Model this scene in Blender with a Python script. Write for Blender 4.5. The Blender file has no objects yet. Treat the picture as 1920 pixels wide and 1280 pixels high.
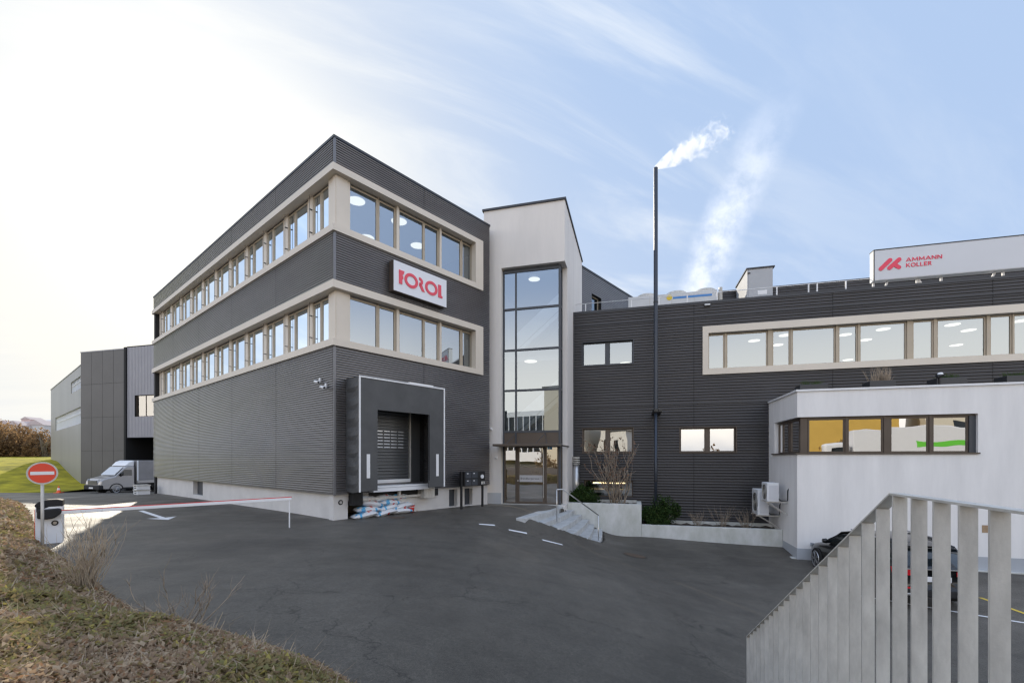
import bpy, math, random
import numpy as np
from mathutils import Vector, Matrix, noise as mnoise
R = math.radians
random.seed(11); rng = np.random.default_rng(11)
sc = bpy.context.scene
col = sc.collection

# ------------------------------------------------------------------ camera
EYE = 2.0; FPX = 848.0; CX = 960.0; HOR = 859.0
cam = bpy.data.cameras.new('camera'); camo = bpy.data.objects.new('camera', cam); col.objects.link(camo)
camo.location = (0, 0, EYE); camo.rotation_euler = (R(90), 0, 0)
cam.sensor_width = 36; cam.lens = 36*FPX/1920; cam.shift_y = (HOR-640)/1920
cam.clip_start = .05; cam.clip_end = 6000
sc.camera = camo

# ------------------------------------------------------------------ sky, sun, exposure
SUN_AZ = -34.0; SUN_EL = 24.5
world = bpy.data.worlds.new('World'); sc.world = world; world.use_nodes = True
SKY_STRENGTH = 0.075
def build_world():
    nt = world.node_tree; N = nt.nodes; L = nt.links
    N.clear()
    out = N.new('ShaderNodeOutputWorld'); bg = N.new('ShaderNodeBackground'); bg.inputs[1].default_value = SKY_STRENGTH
    L.new(bg.outputs[0], out.inputs[0])
    sky = N.new('ShaderNodeTexSky'); sky.sky_type = 'NISHITA'; sky.sun_disc = False
    sky.sun_elevation = R(SUN_EL); sky.sun_rotation = R(SUN_AZ)
    sky.air_density = 1.0; sky.dust_density = 1.2; sky.ozone_density = 2.5; sky.altitude = 400
    tc = N.new('ShaderNodeTexCoord')
    def math_(op, a, b=None, clamp=False):
        n = N.new('ShaderNodeMath'); n.operation = op; n.use_clamp = clamp
        for i, x in enumerate((a, b)):
            if x is None: continue
            if isinstance(x, (int, float)): n.inputs[i].default_value = x
            else: L.new(x, n.inputs[i])
        return n.outputs[0]
    def vdot(v):
        n = N.new('ShaderNodeVectorMath'); n.operation = 'DOT_PRODUCT'; L.new(tc.outputs['Generated'], n.inputs[0])
        n.inputs[1].default_value = v; return n.outputs['Value']
    def ramp(x, a, b, smooth=True):
        n = N.new('ShaderNodeMapRange'); n.interpolation_type = 'SMOOTHSTEP' if smooth else 'LINEAR'
        L.new(x, n.inputs[0]); n.inputs[1].default_value = a; n.inputs[2].default_value = b; return n.outputs[0]
    def mixc(f, a, b, mode='MIX'):
        n = N.new('ShaderNodeMix'); n.data_type = 'RGBA'; n.blend_type = mode
        for s, x in ((n.inputs[0], f), (n.inputs[6], a), (n.inputs[7], b)):
            if isinstance(x, (int, float)): s.default_value = x
            elif isinstance(x, tuple): s.default_value = (*x, 1)
            else: L.new(x, s)
        return n.outputs[2]
    def noise(vec, scale, detail=6, rough=.6, dist=0.):
        n = N.new('ShaderNodeTexNoise'); n.inputs['Scale'].default_value = scale; n.inputs['Detail'].default_value = detail
        n.inputs['Roughness'].default_value = rough; n.inputs['Distortion'].default_value = dist
        L.new(vec, n.inputs['Vector']); return n.outputs['Fac']
    sep = N.new('ShaderNodeSeparateXYZ'); L.new(tc.outputs['Generated'], sep.inputs[0])
    # flat cloud sheet coordinates: direction divided by height
    den = math_('ADD', math_('MAXIMUM', sep.outputs[2], 0.), .22)
    cu = N.new('ShaderNodeCombineXYZ'); L.new(math_('DIVIDE', sep.outputs[0], den), cu.inputs[0]); L.new(math_('DIVIDE', sep.outputs[1], den), cu.inputs[1])
    m0_ = N.new('ShaderNodeMapping'); m0_.inputs['Rotation'].default_value = (0, 0, R(-24)); L.new(cu.outputs[0], m0_.inputs[0])
    mp = N.new('ShaderNodeMapping'); mp.inputs['Scale'].default_value = (.6, 2.5, 1)
    L.new(m0_.outputs[0], mp.inputs[0])
    n1 = noise(mp.outputs[0], 1.7, 8, .6, .6)
    cirrus = ramp(n1, .42, .70)
    sunv = (math.sin(R(SUN_AZ))*math.cos(R(SUN_EL)), math.cos(R(SUN_AZ))*math.cos(R(SUN_EL)), math.sin(R(SUN_EL)))
    sund = vdot(sunv)
    cirrus = math_('MULTIPLY', cirrus, math_('ADD', math_('MULTIPLY', ramp(sund, .45, .78), .75), .25))
    # contrail: a great circle through two directions
    d1 = Vector((318, 848, 250)).normalized(); d2 = Vector((505, 848, 680)).normalized()
    nn = d1.cross(d2).normalized(); mid = (d1+d2).normalized()
    n2 = noise(tc.outputs['Generated'], 9, 6, .65)
    off = math_('ADD', vdot(tuple(nn)), math_('MULTIPLY', math_('SUBTRACT', n2, .5), .05))
    band = math_('SUBTRACT', 1., ramp(math_('ABSOLUTE', off), .008, .048))
    al = vdot(tuple((d2-d1).normalized()))
    m0 = float(d1.dot((d2-d1).normalized())); m1 = float(d2.dot((d2-d1).normalized()))
    band = math_('MULTIPLY', band, math_('SUBTRACT', 1., ramp(al, m1-.22, m1+.06)))
    n3 = noise(tc.outputs['Generated'], 26, 4, .6)
    band = math_('MULTIPLY', band, ramp(n3, .2, .75))
    band = math_('MULTIPLY', band, .6)
    # sky behind the viewer brightened as added fill light, plus glow around the sun
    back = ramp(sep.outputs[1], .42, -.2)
    base = sky.outputs[0]
    sp = math_('MAXIMUM', sund, 0.)
    low = math_('POWER', math_('SUBTRACT', 1., math_('MULTIPLY', math_('MAXIMUM', sep.outputs[2], 0.), 1.55, True), True), 1.3)
    glow = math_('ADD', math_('MULTIPLY', math_('POWER', sp, 12.), .88), math_('MULTIPLY', math_('MULTIPLY', low, math_('POWER', sp, 3.)), .85), True)
    core = math_('MULTIPLY', math_('POWER', sp, 45.), .62)
    base = mixc(.96, base, (4.9, 6.5, 9.3))
    c = mixc(math_('MULTIPLY', cirrus, .8), base, (9.0, 9.7, 10.6))
    c = mixc(band, c, (14., 14.2, 14.8))
    c = mixc(glow, c, (10.3, 10.05, 9.3))
    c = mixc(core, c, (17., 16.4, 14.8))
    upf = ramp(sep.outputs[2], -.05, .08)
    fill_col = mixc(ramp(sep.outputs[2], .15, .38), (24.5, 22.6, 20.), (9.5, 11.3, 14.8))
    c = mixc(math_('MULTIPLY', back, math_('MULTIPLY', upf, .95)), c, fill_col)
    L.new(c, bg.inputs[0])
build_world()
sun = bpy.data.lights.new('sun', 'SUN'); suno = bpy.data.objects.new('sun', sun); col.objects.link(suno)
sun.energy = 3.6; sun.angle = R(.55); sun.color = (1., .90, .74)
_d = Vector((math.sin(R(SUN_AZ))*math.cos(R(SUN_EL)), math.cos(R(SUN_AZ))*math.cos(R(SUN_EL)), math.sin(R(SUN_EL))))
suno.rotation_euler = _d.to_track_quat('Z', 'Y').to_euler()
sc.view_settings.view_transform = 'Standard'; sc.view_settings.look = 'None'
sc.view_settings.exposure = 0.38; sc.view_settings.gamma = 1
sc.cycles.max_bounces = 8; sc.cycles.transparent_max_bounces = 12; sc.cycles.volume_bounces = 8
sc.cycles.use_denoising = True; sc.cycles.filter_width = 1.35

# ------------------------------------------------------------------ materials
def mat(name, c, rough=.6, metal=0., var=.0, scale=3., bump=0., bscale=40., spec=.5, c2=None, coat=0., stretch=None):
    m = bpy.data.materials.new(name); m.use_nodes = True
    nt = m.node_tree; N = nt.nodes; L = nt.links; b = N['Principled BSDF']
    b.inputs['Base Color'].default_value = (*c, 1); b.inputs['Roughness'].default_value = rough
    b.inputs['Metallic'].default_value = metal; b.inputs['Specular IOR Level'].default_value = spec
    if coat: b.inputs['Coat Weight'].default_value = coat; b.inputs['Coat Roughness'].default_value = .05 if coat < 1 else .22
    if var or bump:
        g = N.new('ShaderNodeNewGeometry')
        vec = g.outputs['Position']
        if stretch:
            mp = N.new('ShaderNodeMapping'); mp.inputs['Scale'].default_value = stretch; L.new(vec, mp.inputs[0]); vec = mp.outputs[0]
    if var:
        n = N.new('ShaderNodeTexNoise'); n.inputs['Scale'].default_value = scale; n.inputs['Detail'].default_value = 7; n.inputs['Roughness'].default_value = .65
        L.new(vec, n.inputs['Vector'])
        r = N.new('ShaderNodeMapRange'); r.inputs[1].default_value = .3; r.inputs[2].default_value = .7; L.new(n.outputs['Fac'], r.inputs[0])
        mx = N.new('ShaderNodeMix'); mx.data_type = 'RGBA'; L.new(r.outputs[0], mx.inputs[0])
        a = tuple(x*(1-var) for x in c) if c2 is None else c2
        mx.inputs[6].default_value = (*a, 1); mx.inputs[7].default_value = (*[min(1, x*(1+var*.6)) for x in c], 1)
        L.new(mx.outputs[2], b.inputs['Base Color'])
    if bump:
        n2 = N.new('ShaderNodeTexNoise'); n2.inputs['Scale'].default_value = bscale; n2.inputs['Detail'].default_value = 4
        L.new(g.outputs['Position'], n2.inputs['Vector'])
        bp = N.new('ShaderNodeBump'); bp.inputs['Strength'].default_value = bump; bp.inputs['Distance'].default_value = .01
        L.new(n2.outputs['Fac'], bp.inputs['Height']); L.new(bp.outputs[0], b.inputs['Normal'])
    return m
def emat(name, c, s):
    m = bpy.data.materials.new(name); m.use_nodes = True; nt = m.node_tree; nt.nodes.clear()
    e = nt.nodes.new('ShaderNodeEmission'); e.inputs[0].default_value = (*c, 1); e.inputs[1].default_value = s
    o = nt.nodes.new('ShaderNodeOutputMaterial'); nt.links.new(e.outputs[0], o.inputs[0]); return m
def glass(name, tint, refl, rtint=(1, 1, 1), wav=0.):
    m = bpy.data.materials.new(name); m.use_nodes = True; nt = m.node_tree; N = nt.nodes; L = nt.links; N.clear()
    t = N.new('ShaderNodeBsdfTransparent'); t.inputs[0].default_value = (*tint, 1)
    g = N.new('ShaderNodeBsdfGlossy'); g.inputs['Roughness'].default_value = 0.0; g.inputs[0].default_value = (*rtint, 1)
    lw = N.new('ShaderNodeLayerWeight'); lw.inputs[0].default_value = .35
    ma = N.new('ShaderNodeMapRange'); ma.inputs[3].default_value = refl; ma.inputs[4].default_value = 1.0; L.new(lw.outputs['Fresnel'], ma.inputs[0])
    if wav:
        ge = N.new('ShaderNodeNewGeometry'); n = N.new('ShaderNodeTexNoise'); n.inputs['Scale'].default_value = .9; n.inputs['Detail'].default_value = 1
        L.new(ge.outputs['Position'], n.inputs['Vector']); bp = N.new('ShaderNodeBump'); bp.inputs['Strength'].default_value = wav; bp.inputs['Distance'].default_value = .02
        L.new(n.outputs['Fac'], bp.inputs['Height']); L.new(bp.outputs[0], g.inputs['Normal'])
    mx = N.new('ShaderNodeMixShader'); L.new(ma.outputs[0], mx.inputs[0]); L.new(t.outputs[0], mx.inputs[1]); L.new(g.outputs[0], mx.inputs[2])
    o = N.new('ShaderNodeOutputMaterial'); L.new(mx.outputs[0], o.inputs[0]); return m
def leafmat(name, c, trans=.35):
    m = bpy.data.materials.new(name); m.use_nodes = True; nt = m.node_tree; N = nt.nodes; L = nt.links; N.clear()
    d = N.new('ShaderNodeBsdfDiffuse'); d.inputs[0].default_value = (*c, 1)
    t = N.new('ShaderNodeBsdfTranslucent'); t.inputs[0].default_value = (*[min(1, x*1.3) for x in c], 1)
    mx = N.new('ShaderNodeMixShader'); mx.inputs[0].default_value = trans
    L.new(d.outputs[0], mx.inputs[1]); L.new(t.outputs[0], mx.inputs[2])
    o = N.new('ShaderNodeOutputMaterial'); L.new(mx.outputs[0], o.inputs[0]); return m

M = {}
M['clad'] = mat('anthracite ribbed sheet', (.142, .135, .137), .34, .5, .2, .5, stretch=(1, 1, 3), coat=1.)
M['cladw'] = mat('dark brown grey ribbed sheet', (.055, .053, .056), .4, .3, .16, .4, stretch=(1, 1, 3))
M['backing'] = mat('black wall membrane', (.012, .012, .013), .8)
M['coping'] = mat('dark grey coping metal', (.05, .052, .058), .4, .5)
M['cornertrim'] = mat('grey corner trim', (.16, .16, .17), .4, .5)
M['cream'] = mat('champagne coated metal', (.64, .575, .49), .45, .1, .05, .8)
M['tan'] = mat('tan window frame', (.42, .355, .27), .45, .1, .06, 2)
M['bronze'] = mat('bronze window frame', (.10, .078, .062), .45, .3, .1, 2)
M['darkframe'] = mat('dark grey window frame', (.06, .066, .078), .45, .3)
M['white'] = mat('white render', (.8, .78, .765), .85, 0, .1, 1.1, .25, 110, stretch=(1.3, 1.3, .22))
M['towerwhite'] = mat('pale grey render', (.72, .685, .65), .85, 0, .075, .9, .25, 110, stretch=(1.3, 1.3, .25))
M['plinth'] = mat('off white plinth render', (.6, .58, .56), .85, 0, .10, 1.2, .12, 90)
M['greyplinth'] = mat('light grey plinth render', (.42, .44, .47), .85, 0, .06, 1, .1, 90)
M['concrete'] = mat('weathered concrete', (.56, .56, .55), .85, 0, .28, 1.6, .3, 30, c2=(.42, .43, .38), stretch=(1, 1, .5))
M['step'] = mat('grey stone step', (.47, .48, .48), .8, 0, .25, 3, .25, 60)
M['galv'] = mat('galvanised steel', (.54, .52, .48), .5, .1, .24, 9, .12, 70, stretch=(1, 1, .35))
M['steel'] = mat('brushed steel', (.55, .55, .55), .3, .8)
M['chimney'] = mat('dark blue grey steel', (.04, .048, .065), .34, .5)
M['black'] = mat('black coated metal', (.014, .014, .015), .4)
M['rubber'] = mat('black rubber', (.012, .012, .013), .75, 0, .3, 6)
M['tarp'] = mat('dark grey dock tarpaulin', (.07, .072, .075), .5, 0, .2, 1.5, .2, 6)
M['shutter'] = mat('grey roller shutter', (.11, .115, .12), .35, .4)
M['whitepaint'] = mat('white paint', (.75, .75, .76), .5, 0, .04, 3)
M['whiteplastic'] = mat('white plastic', (.72, .73, .75), .45, 0, .03, 3)
M['red'] = mat('red paint', (.62, .035, .03), .45)
M['logored'] = mat('raspberry red foil', (.75, .05, .10), .45)
M['logopink'] = mat('coral red foil', (.75, .07, .11), .45)
M['signwhite'] = mat('opal sign face', (.74, .75, .79), .35)
M['signgrey'] = mat('pale grey sign face', (.6, .61, .64), .4, 0, .03, .6)
M['blue'] = mat('blue print', (.12, .42, .7), .5)
M['yellow'] = mat('yellow paint', (.7, .5, .03), .5)
M['roofgrey'] = mat('roof gravel', (.25, .25, .24), .9, 0, .3, 8)
M['inner'] = mat('pale interior wall', (.5, .5, .52), .8)
M['innerdark'] = mat('interior floor', (.16, .15, .14), .7)
M['lamp'] = emat('lit lamp', (1., .9, .72), 1.25)
M['warmlamp'] = emat('warm lit strip', (1., .72, .38), 4.0)
M['glass'] = glass('sky reflecting glazing', (.6, .67, .71), .31, (.8, .9, 1.))
M['glassw'] = glass('uneven reflecting glazing', (.55, .58, .56), .5, (.92, .93, .95), .22)
M['glassclear'] = glass('clearer glazing', (.8, .85, .86), .3)
M['glassdark'] = mat('dark vehicle glass', (.012, .016, .018), .04, 0, spec=.7)
M['ventgrey'] = mat('grey sheet metal casing', (.40, .41, .43), .5, 0, .05, 2); M['chillergrey'] = mat('pale grey sheet metal casing', (.56, .57, .58), .5, 0, .05, 2)
M['lens'] = mat('lamp lens', (.55, .57, .6), .08, .3)
M['bark'] = mat('grey brown bark', (.17, .14, .11), .85, 0, .3, 20)
M['twig'] = mat('straw twig', (.33, .26, .19), .85, 0, .3, 12)
M['straw'] = mat('straw stems', (.42, .33, .23), .85, 0, .3, 12); M['barkw'] = mat('warm brown bark', (.30, .24, .18), .85, 0, .3, 20)
M['soil'] = mat('dark soil', (.055, .042, .03), .95, 0, .4, 6, .5, 25)
M['wood'] = mat('raw timber', (.36, .25, .15), .8, 0, .2, 8)
M['silver'] = mat('silver grey vehicle paint', (.36, .35, .35), .3, .5, coat=.5)
M['carblack'] = mat('black vehicle paint', (.006, .0065, .008), .22, 0., coat=.3, spec=.35)
M['tarpvan'] = mat('grey truck tarpaulin', (.24, .23, .23), .55, 0, .15, 1.2, .15, 4)
M['tyre'] = mat('tyre', (.012, .012, .012), .8)
M['alloy'] = mat('alloy rim', (.4, .4, .41), .3, .8)
M['taillight'] = mat('red lamp glass', (.55, .01, .02), .15, coat=.5)
M['leafg'] = leafmat('dark evergreen leaf', (.035, .065, .022)); M['leafg2'] = leafmat('mid evergreen leaf', (.07, .11, .035))
M['gc'] = [leafmat('ground leaf olive', (.27, .21, .105)), leafmat('ground leaf green', (.24, .22, .1)), leafmat('ground leaf brown', (.32, .23, .155)),
           leafmat('ground leaf dry', (.46, .36, .25)), leafmat('ground leaf yellow', (.4, .34, .11)), leafmat('ground leaf rust', (.32, .19, .11))]
M['autumn'] = leafmat('rusty hedge leaf', (.27, .17, .085), .5); M['autumn2'] = leafmat('brown hedge leaf', (.17, .115, .07), .45)
M['dryleaf'] = leafmat('hanging dead leaf', (.22, .13, .085))

def asphalt_material():
    m = bpy.data.materials.new('worn asphalt'); m.use_nodes = True; nt = m.node_tree; N = nt.nodes; L = nt.links; b = N['Principled BSDF']
    g = N.new('ShaderNodeNewGeometry')
    def noise(scale, detail, rough=.6, stretch=None, dist=0.):
        v = g.outputs['Position']
        if stretch:
            mp = N.new('ShaderNodeMapping'); mp.inputs['Scale'].default_value = stretch; mp.inputs['Rotation'].default_value = (0, 0, R(20)); L.new(v, mp.inputs[0]); v = mp.outputs[0]
        n = N.new('ShaderNodeTexNoise'); n.inputs['Scale'].default_value = scale; n.inputs['Detail'].default_value = detail; n.inputs['Roughness'].default_value = rough; n.inputs['Distortion'].default_value = dist
        L.new(v, n.inputs['Vector']); return n.outputs['Fac']
    def rmp(x, a, b_, lo, hi):
        n = N.new('ShaderNodeMapRange'); L.new(x, n.inputs[0])
        for i, q in enumerate((a, b_, lo, hi)): n.inputs[i+1].default_value = q
        return n.outputs[0]
    def mul(a, b_):
        n = N.new('ShaderNodeMath'); n.operation = 'MULTIPLY'; L.new(a, n.inputs[0]); L.new(b_, n.inputs[1]); return n.outputs[0]
    k = mul(mul(rmp(noise(.35, 5, .6, (1, .55, 1), .6), .35, .7, .78, 1.22), rmp(noise(2.2, 6, .7), .3, .7, .88, 1.14)), rmp(noise(60, 4, .85), .3, .7, .5, 1.65))
    k = mul(k, rmp(noise(20, 4, .8), .32, .68, .76, 1.26))
    # wear streaks along the driving direction
    k = mul(k, rmp(noise(.8, 5, .65, (.5, 2.2, 1), 1.0), .42, .66, 1.0, .85))
    for sc_, lo, hi in ((34, .10, 2.6), (75, .16, 1.7)):
        sp = N.new('ShaderNodeTexVoronoi'); sp.inputs['Scale'].default_value = sc_; L.new(g.outputs['Position'], sp.inputs['Vector'])
        k = mul(k, rmp(sp.outputs['Distance'], .02, lo, hi, 1.0))
    # fine cracks and a few darker repair patches
    dn = N.new('ShaderNodeTexNoise'); dn.inputs['Scale'].default_value = 1.6; dn.inputs['Detail'].default_value = 5; L.new(g.outputs['Position'], dn.inputs['Vector'])
    dv = N.new('ShaderNodeVectorMath'); dv.operation = 'SCALE'; L.new(dn.outputs['Color'], dv.inputs[0]); dv.inputs['Scale'].default_value = 1.1
    da = N.new('ShaderNodeVectorMath'); L.new(g.outputs['Position'], da.inputs[0]); L.new(dv.outputs[0], da.inputs[1])
    cr = N.new('ShaderNodeTexVoronoi'); cr.feature = 'DISTANCE_TO_EDGE'; cr.inputs['Scale'].default_value = .22; L.new(da.outputs[0], cr.inputs['Vector'])
    crk = rmp(cr.outputs['Distance'], .0, .004, .5, 1.0); k = mul(k, crk)
    k = mul(k, rmp(noise(.16, 2, .4), .6, .612, 1.0, .84))
    v = N.new('ShaderNodeVectorMath'); v.operation = 'SCALE'; v.inputs[0].default_value = (.086, .077, .064); L.new(k, v.inputs['Scale'])
    L.new(v.outputs[0], b.inputs['Base Color'])
    b.inputs['Specular IOR Level'].default_value = .4
    L.new(rmp(noise(.5, 4), .35, .65, .42, .68), b.inputs['Roughness'])
    bp = N.new('ShaderNodeBump'); bp.inputs['Strength'].default_value = .8; bp.inputs['Distance'].default_value = .008
    L.new(noise(120, 3, .7), bp.inputs['Height']); L.new(bp.outputs[0], b.inputs['Normal'])
    return m
M['asphalt'] = asphalt_material()
M['lawn'] = mat('short winter lawn', (.40, .34, .035), .95, 0, .35, .5, .8, 30, c2=(.13, .13, .025), spec=.05)
M['bank'] = mat('leaf litter', (.07, .05, .035), .95, 0, .5, 9, .8, 30)
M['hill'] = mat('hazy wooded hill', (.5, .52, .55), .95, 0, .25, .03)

# ------------------------------------------------------------------ mesh helpers
off = {}
class MB:
    def __init__(s): s.v = []; s.f = []; s.mi = []; s.m = 0
    def add(s, vs, fs):
        n = len(s.v); s.v.extend(tuple(p) for p in vs); s.f.extend(tuple(i+n for i in f) for f in fs); s.mi.extend([s.m]*len(fs))
    def quad(s, a, b, c, d): s.add((a, b, c, d), ((0, 1, 2, 3),))
    def obox(s, o, ax, ay, az):
        o, ax, ay, az = map(Vector, (o, ax, ay, az))
        p = [o, o+ax, o+ax+ay, o+ay]; q = [x+az for x in p]
        s.add(p+q, ((0, 3, 2, 1), (4, 5, 6, 7), (0, 1, 5, 4), (1, 2, 6, 5), (2, 3, 7, 6), (3, 0, 4, 7)))
    def box(s, x0, x1, y0, y1, z0, z1): s.obox((x0, y0, z0), (x1-x0, 0, 0), (0, y1-y0, 0), (0, 0, z1-z0))
    def fbox(s, F, s0, s1, o0, o1, z0, z1):
        a = Vector(F.p(s0, o0, z0)); b = Vector(F.p(s1, o0, z0)); c = Vector(F.p(s0, o1, z0))
        s.obox(a, b-a, c-a, (0, 0, z1-z0))
    def tube(s, path, r, n=8, caps=True):
        path = [Vector(p) for p in path]; rs = r if isinstance(r, (list, tuple)) else [r]*len(path)
        base = len(s.v); k = len(path); ref = None
        for i, p in enumerate(path):
            t = (path[min(i+1, k-1)]-path[max(i-1, 0)]).normalized()
            if ref is None: ref = Vector((0, 0, 1)) if abs(t.z) < .9 else Vector((1, 0, 0))
            u = t.cross(ref).normalized(); w = u.cross(t).normalized(); ref = w
            for j in range(n):
                a = 2*math.pi*j/n; s.v.append(tuple(p+(u*math.cos(a)+w*math.sin(a))*rs[i]))
        fs = []
        for i in range(k-1):
            for j in range(n):
                j2 = (j+1) % n; fs.append((base+i*n+j2, base+i*n+j, base+(i+1)*n+j, base+(i+1)*n+j2))
        if caps: fs.append(tuple(base+j for j in range(n))); fs.append(tuple(base+(k-1)*n+j for j in range(n-1, -1, -1)))
        s.f.extend(fs); s.mi.extend([s.m]*len(fs))
    def prism(s, poly, ext):
        """poly: list of 3D points (one flat outline); ext: extrusion vector"""
        ext = Vector(ext); n = len(poly); a = [Vector(p) for p in poly]; b = [p+ext for p in a]
        s.add(a+b, [tuple(range(n-1, -1, -1)), tuple(range(n, 2*n))]+[(i, (i+1) % n, n+(i+1) % n, n+i) for i in range(n)])
    def disc(s, c, r, n, nrm, h):
        c = Vector(c); nrm = Vector(nrm).normalized(); s.tube([c, c+nrm*h], r, n)
    def lathe(s, c, prof, n=20):
        base = len(s.v); c = Vector(c)
        for (r, z) in prof:
            for j in range(n):
                a = 2*math.pi*j/n; s.v.append((c.x+r*math.cos(a), c.y+r*math.sin(a), c.z+z))
        for i in range(len(prof)-1):
            for j in range(n):
                j2 = (j+1) % n; s.f.append((base+i*n+j, base+i*n+j2, base+(i+1)*n+j2, base+(i+1)*n+j)); s.mi.append(s.m)
    def build(s, name, mats, parent=None, smooth=False, bevel=0.):
        o = Vector(off.get(parent.name, (0, 0, 0))) if parent else Vector((0, 0, 0))
        me = bpy.data.meshes.new(name)
        vs = [(x-o.x, y-o.y, z-o.z) for x, y, z in s.v] if o.length else s.v
        me.from_pydata(vs, [], s.f); me.update()
        if not isinstance(mats, (list, tuple)): mats = [mats]
        for m in mats: me.materials.append(m)
        if len(mats) > 1: me.polygons.foreach_set('material_index', s.mi)
        if smooth: me.polygons.foreach_set('use_smooth', [True]*len(s.f))
        ob = bpy.data.objects.new(name, me); col.objects.link(ob)
        if parent: ob.parent = parent; off[ob.name] = tuple(o)
        if bevel:
            bv = ob.modifiers.new('bevel', 'BEVEL'); bv.width = bevel; bv.segments = 2; bv.limit_method = 'ANGLE'
        return ob
def tag(o, label=None, cat=None, group=None, kind=None):
    if label: o['label'] = label
    if cat: o['category'] = cat
    if group: o['group'] = group
    if kind: o['kind'] = kind
    return o
def thing(name, loc, label, cat, group=None):
    o = bpy.data.objects.new(name, None); col.objects.link(o); o.location = loc; o.empty_display_size = .3
    off[o.name] = tuple(loc); return tag(o, label, cat, group)
def copy_tree(o, parent=None):
    c = o.copy(); col.objects.link(c)
    if parent: c.parent = parent
    for ch in list(o.children): copy_tree(ch, c)
    return c
class Face:
    def __init__(s, ox, oy, dx, dy, nx, ny): s.o = (ox, oy); s.d = (dx, dy); s.n = (nx, ny)
    def p(s, t, o, z): return (s.o[0]+s.d[0]*t+s.n[0]*o, s.o[1]+s.d[1]*t+s.n[1]*o, z)
    def s(s, px, o=0.):
        k = (px-CX)/FPX; bx = s.o[0]+s.n[0]*o; by = s.o[1]+s.n[1]*o
        return (k*by-bx)/(s.d[0]-k*s.d[1])
    def z(s, px, py, o=0.):
        t = s.s(px, o); y = s.o[1]+s.n[1]*o+s.d[1]*t
        return EYE+(HOR-py)/FPX*y
def at(px, py, Y): return ((px-CX)/FPX*Y, Y, EYE+(HOR-py)/FPX*Y)
def on_z(px, py, z):
    Y = (z-EYE)*FPX/(HOR-py); return ((px-CX)/FPX*Y, Y, z)

AX = (.9648, -.2631); AN = (-.2631, -.9648)                     # right hand wing axes
C0 = (-5.694, 14.5)
LR = Face(*C0, .6434, .7656, .7656, -.6434)                      # left building, face towards the yard
LL = Face(*C0, -.7658, .6430, -.6430, -.7658)                    # left building, long face
TF = Face(-1.04, 20.5, *AX, *AN); TRT = Face(2.287, 19.59, .2631, .9648, .9648, -.2631)
WF = Face(3.02, 22.29, *AX, *AN)
AF = Face(10.4, 16.49, *AX, *AN); AL = Face(10.4, 16.49, .2631, .9648, -.9648, .2631)

def cells(s0, s1, z0, z1, holes):
    ss = sorted({s0, s1, *[h[0] for h in holes], *[h[1] for h in holes]}); zs = sorted({z0, z1, *[h[2] for h in holes], *[h[3] for h in holes]})
    ss = [x for x in ss if s0-1e-6 <= x <= s1+1e-6]; zs = [x for x in zs if z0-1e-6 <= x <= z1+1e-6]
    out = []
    for i in range(len(zs)-1):
        run = None
        for j in range(len(ss)-1):
            cs = (ss[j]+ss[j+1])/2; cz = (zs[i]+zs[i+1])/2
            inside = any(h[0] < cs < h[1] and h[2] < cz < h[3] for h in holes)
            if not inside:
                if run and abs(run[1]-ss[j]) < 1e-6: run[1] = ss[j+1]
                else:
                    run = [ss[j], ss[j+1], zs[i], zs[i+1]]; out.append(run)
            else: run = None
    return out
def corrugate(mb, F, rects, pitch, depth, seams=(), vertical=False, o0=0.):
    prof = [(0., 0.), (.3, .0), (.36, .6), (.48, .93), (.64, 1.), (.84, .9), (.97, .55)]
    for (s0, s1, z0, z1) in rects:
        cuts = [s0]+[q for q in seams if s0+.05 < q < s1-.05]+[s1]
        for a, b in zip(cuts[:-1], cuts[1:]):
            a2 = a+(.010 if a != s0 else 0); b2 = b-(.010 if b != s1 else 0)
            lo, hi = (z0, z1) if not vertical else (a2, b2)
            k0 = math.floor(lo/pitch); k1 = math.ceil(hi/pitch)
            pts = [((k+u)*pitch, w*depth) for k in range(k0, k1+1) for u, w in prof]
            pts = [p for p in pts if lo < p[0] < hi]
            pts = [(lo, pts[0][1] if pts else depth)]+pts+[(hi, pts[-1][1] if pts else depth)]
            base = len(mb.v)
            for (q, w) in pts:
                if vertical: mb.v.append(F.p(q, o0+w, z0)); mb.v.append(F.p(q, o0+w, z1))
                else: mb.v.append(F.p(a2, o0+w, q)); mb.v.append(F.p(b2, o0+w, q))
            for i in range(len(pts)-1):
                mb.f.append((base+2*i, base+2*i+1, base+2*i+3, base+2*i+2)); mb.mi.append(mb.m)
def window(F, s0, s1, z0, z1, o, fw, fmat, gmat, parent, dep=.07, name='window', mull=()):
    mb = MB()
    mb.fbox(F, s0, s0+fw, o-dep, o, z0, z1); mb.fbox(F, s1-fw, s1, o-dep, o, z0, z1)
    mb.fbox(F, s0+fw, s1-fw, o-dep, o, z0, z0+fw); mb.fbox(F, s0+fw, s1-fw, o-dep, o, z1-fw, z1)
    for q in mull: mb.fbox(F, q-fw*.6, q+fw*.6, o-dep, o-.002, z0+fw, z1-fw)
    w = mb.build(name, fmat, parent)
    g = MB(); cuts = [s0+fw, *mull, s1-fw]; i = 0
    for a, b in zip(cuts[:-1], cuts[1:]):
        t = random.uniform(-.004, .004); t2 = random.uniform(-.003, .003); oo = o-dep*.5
        g.quad(F.p(a, oo-t, z0+fw-t2*0), F.p(b, oo+t, z0+fw), F.p(b, oo+t+t2, z1-fw), F.p(a, oo-t+t2, z1-fw))
    g.build('pane', gmat, w)
    return w

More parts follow.
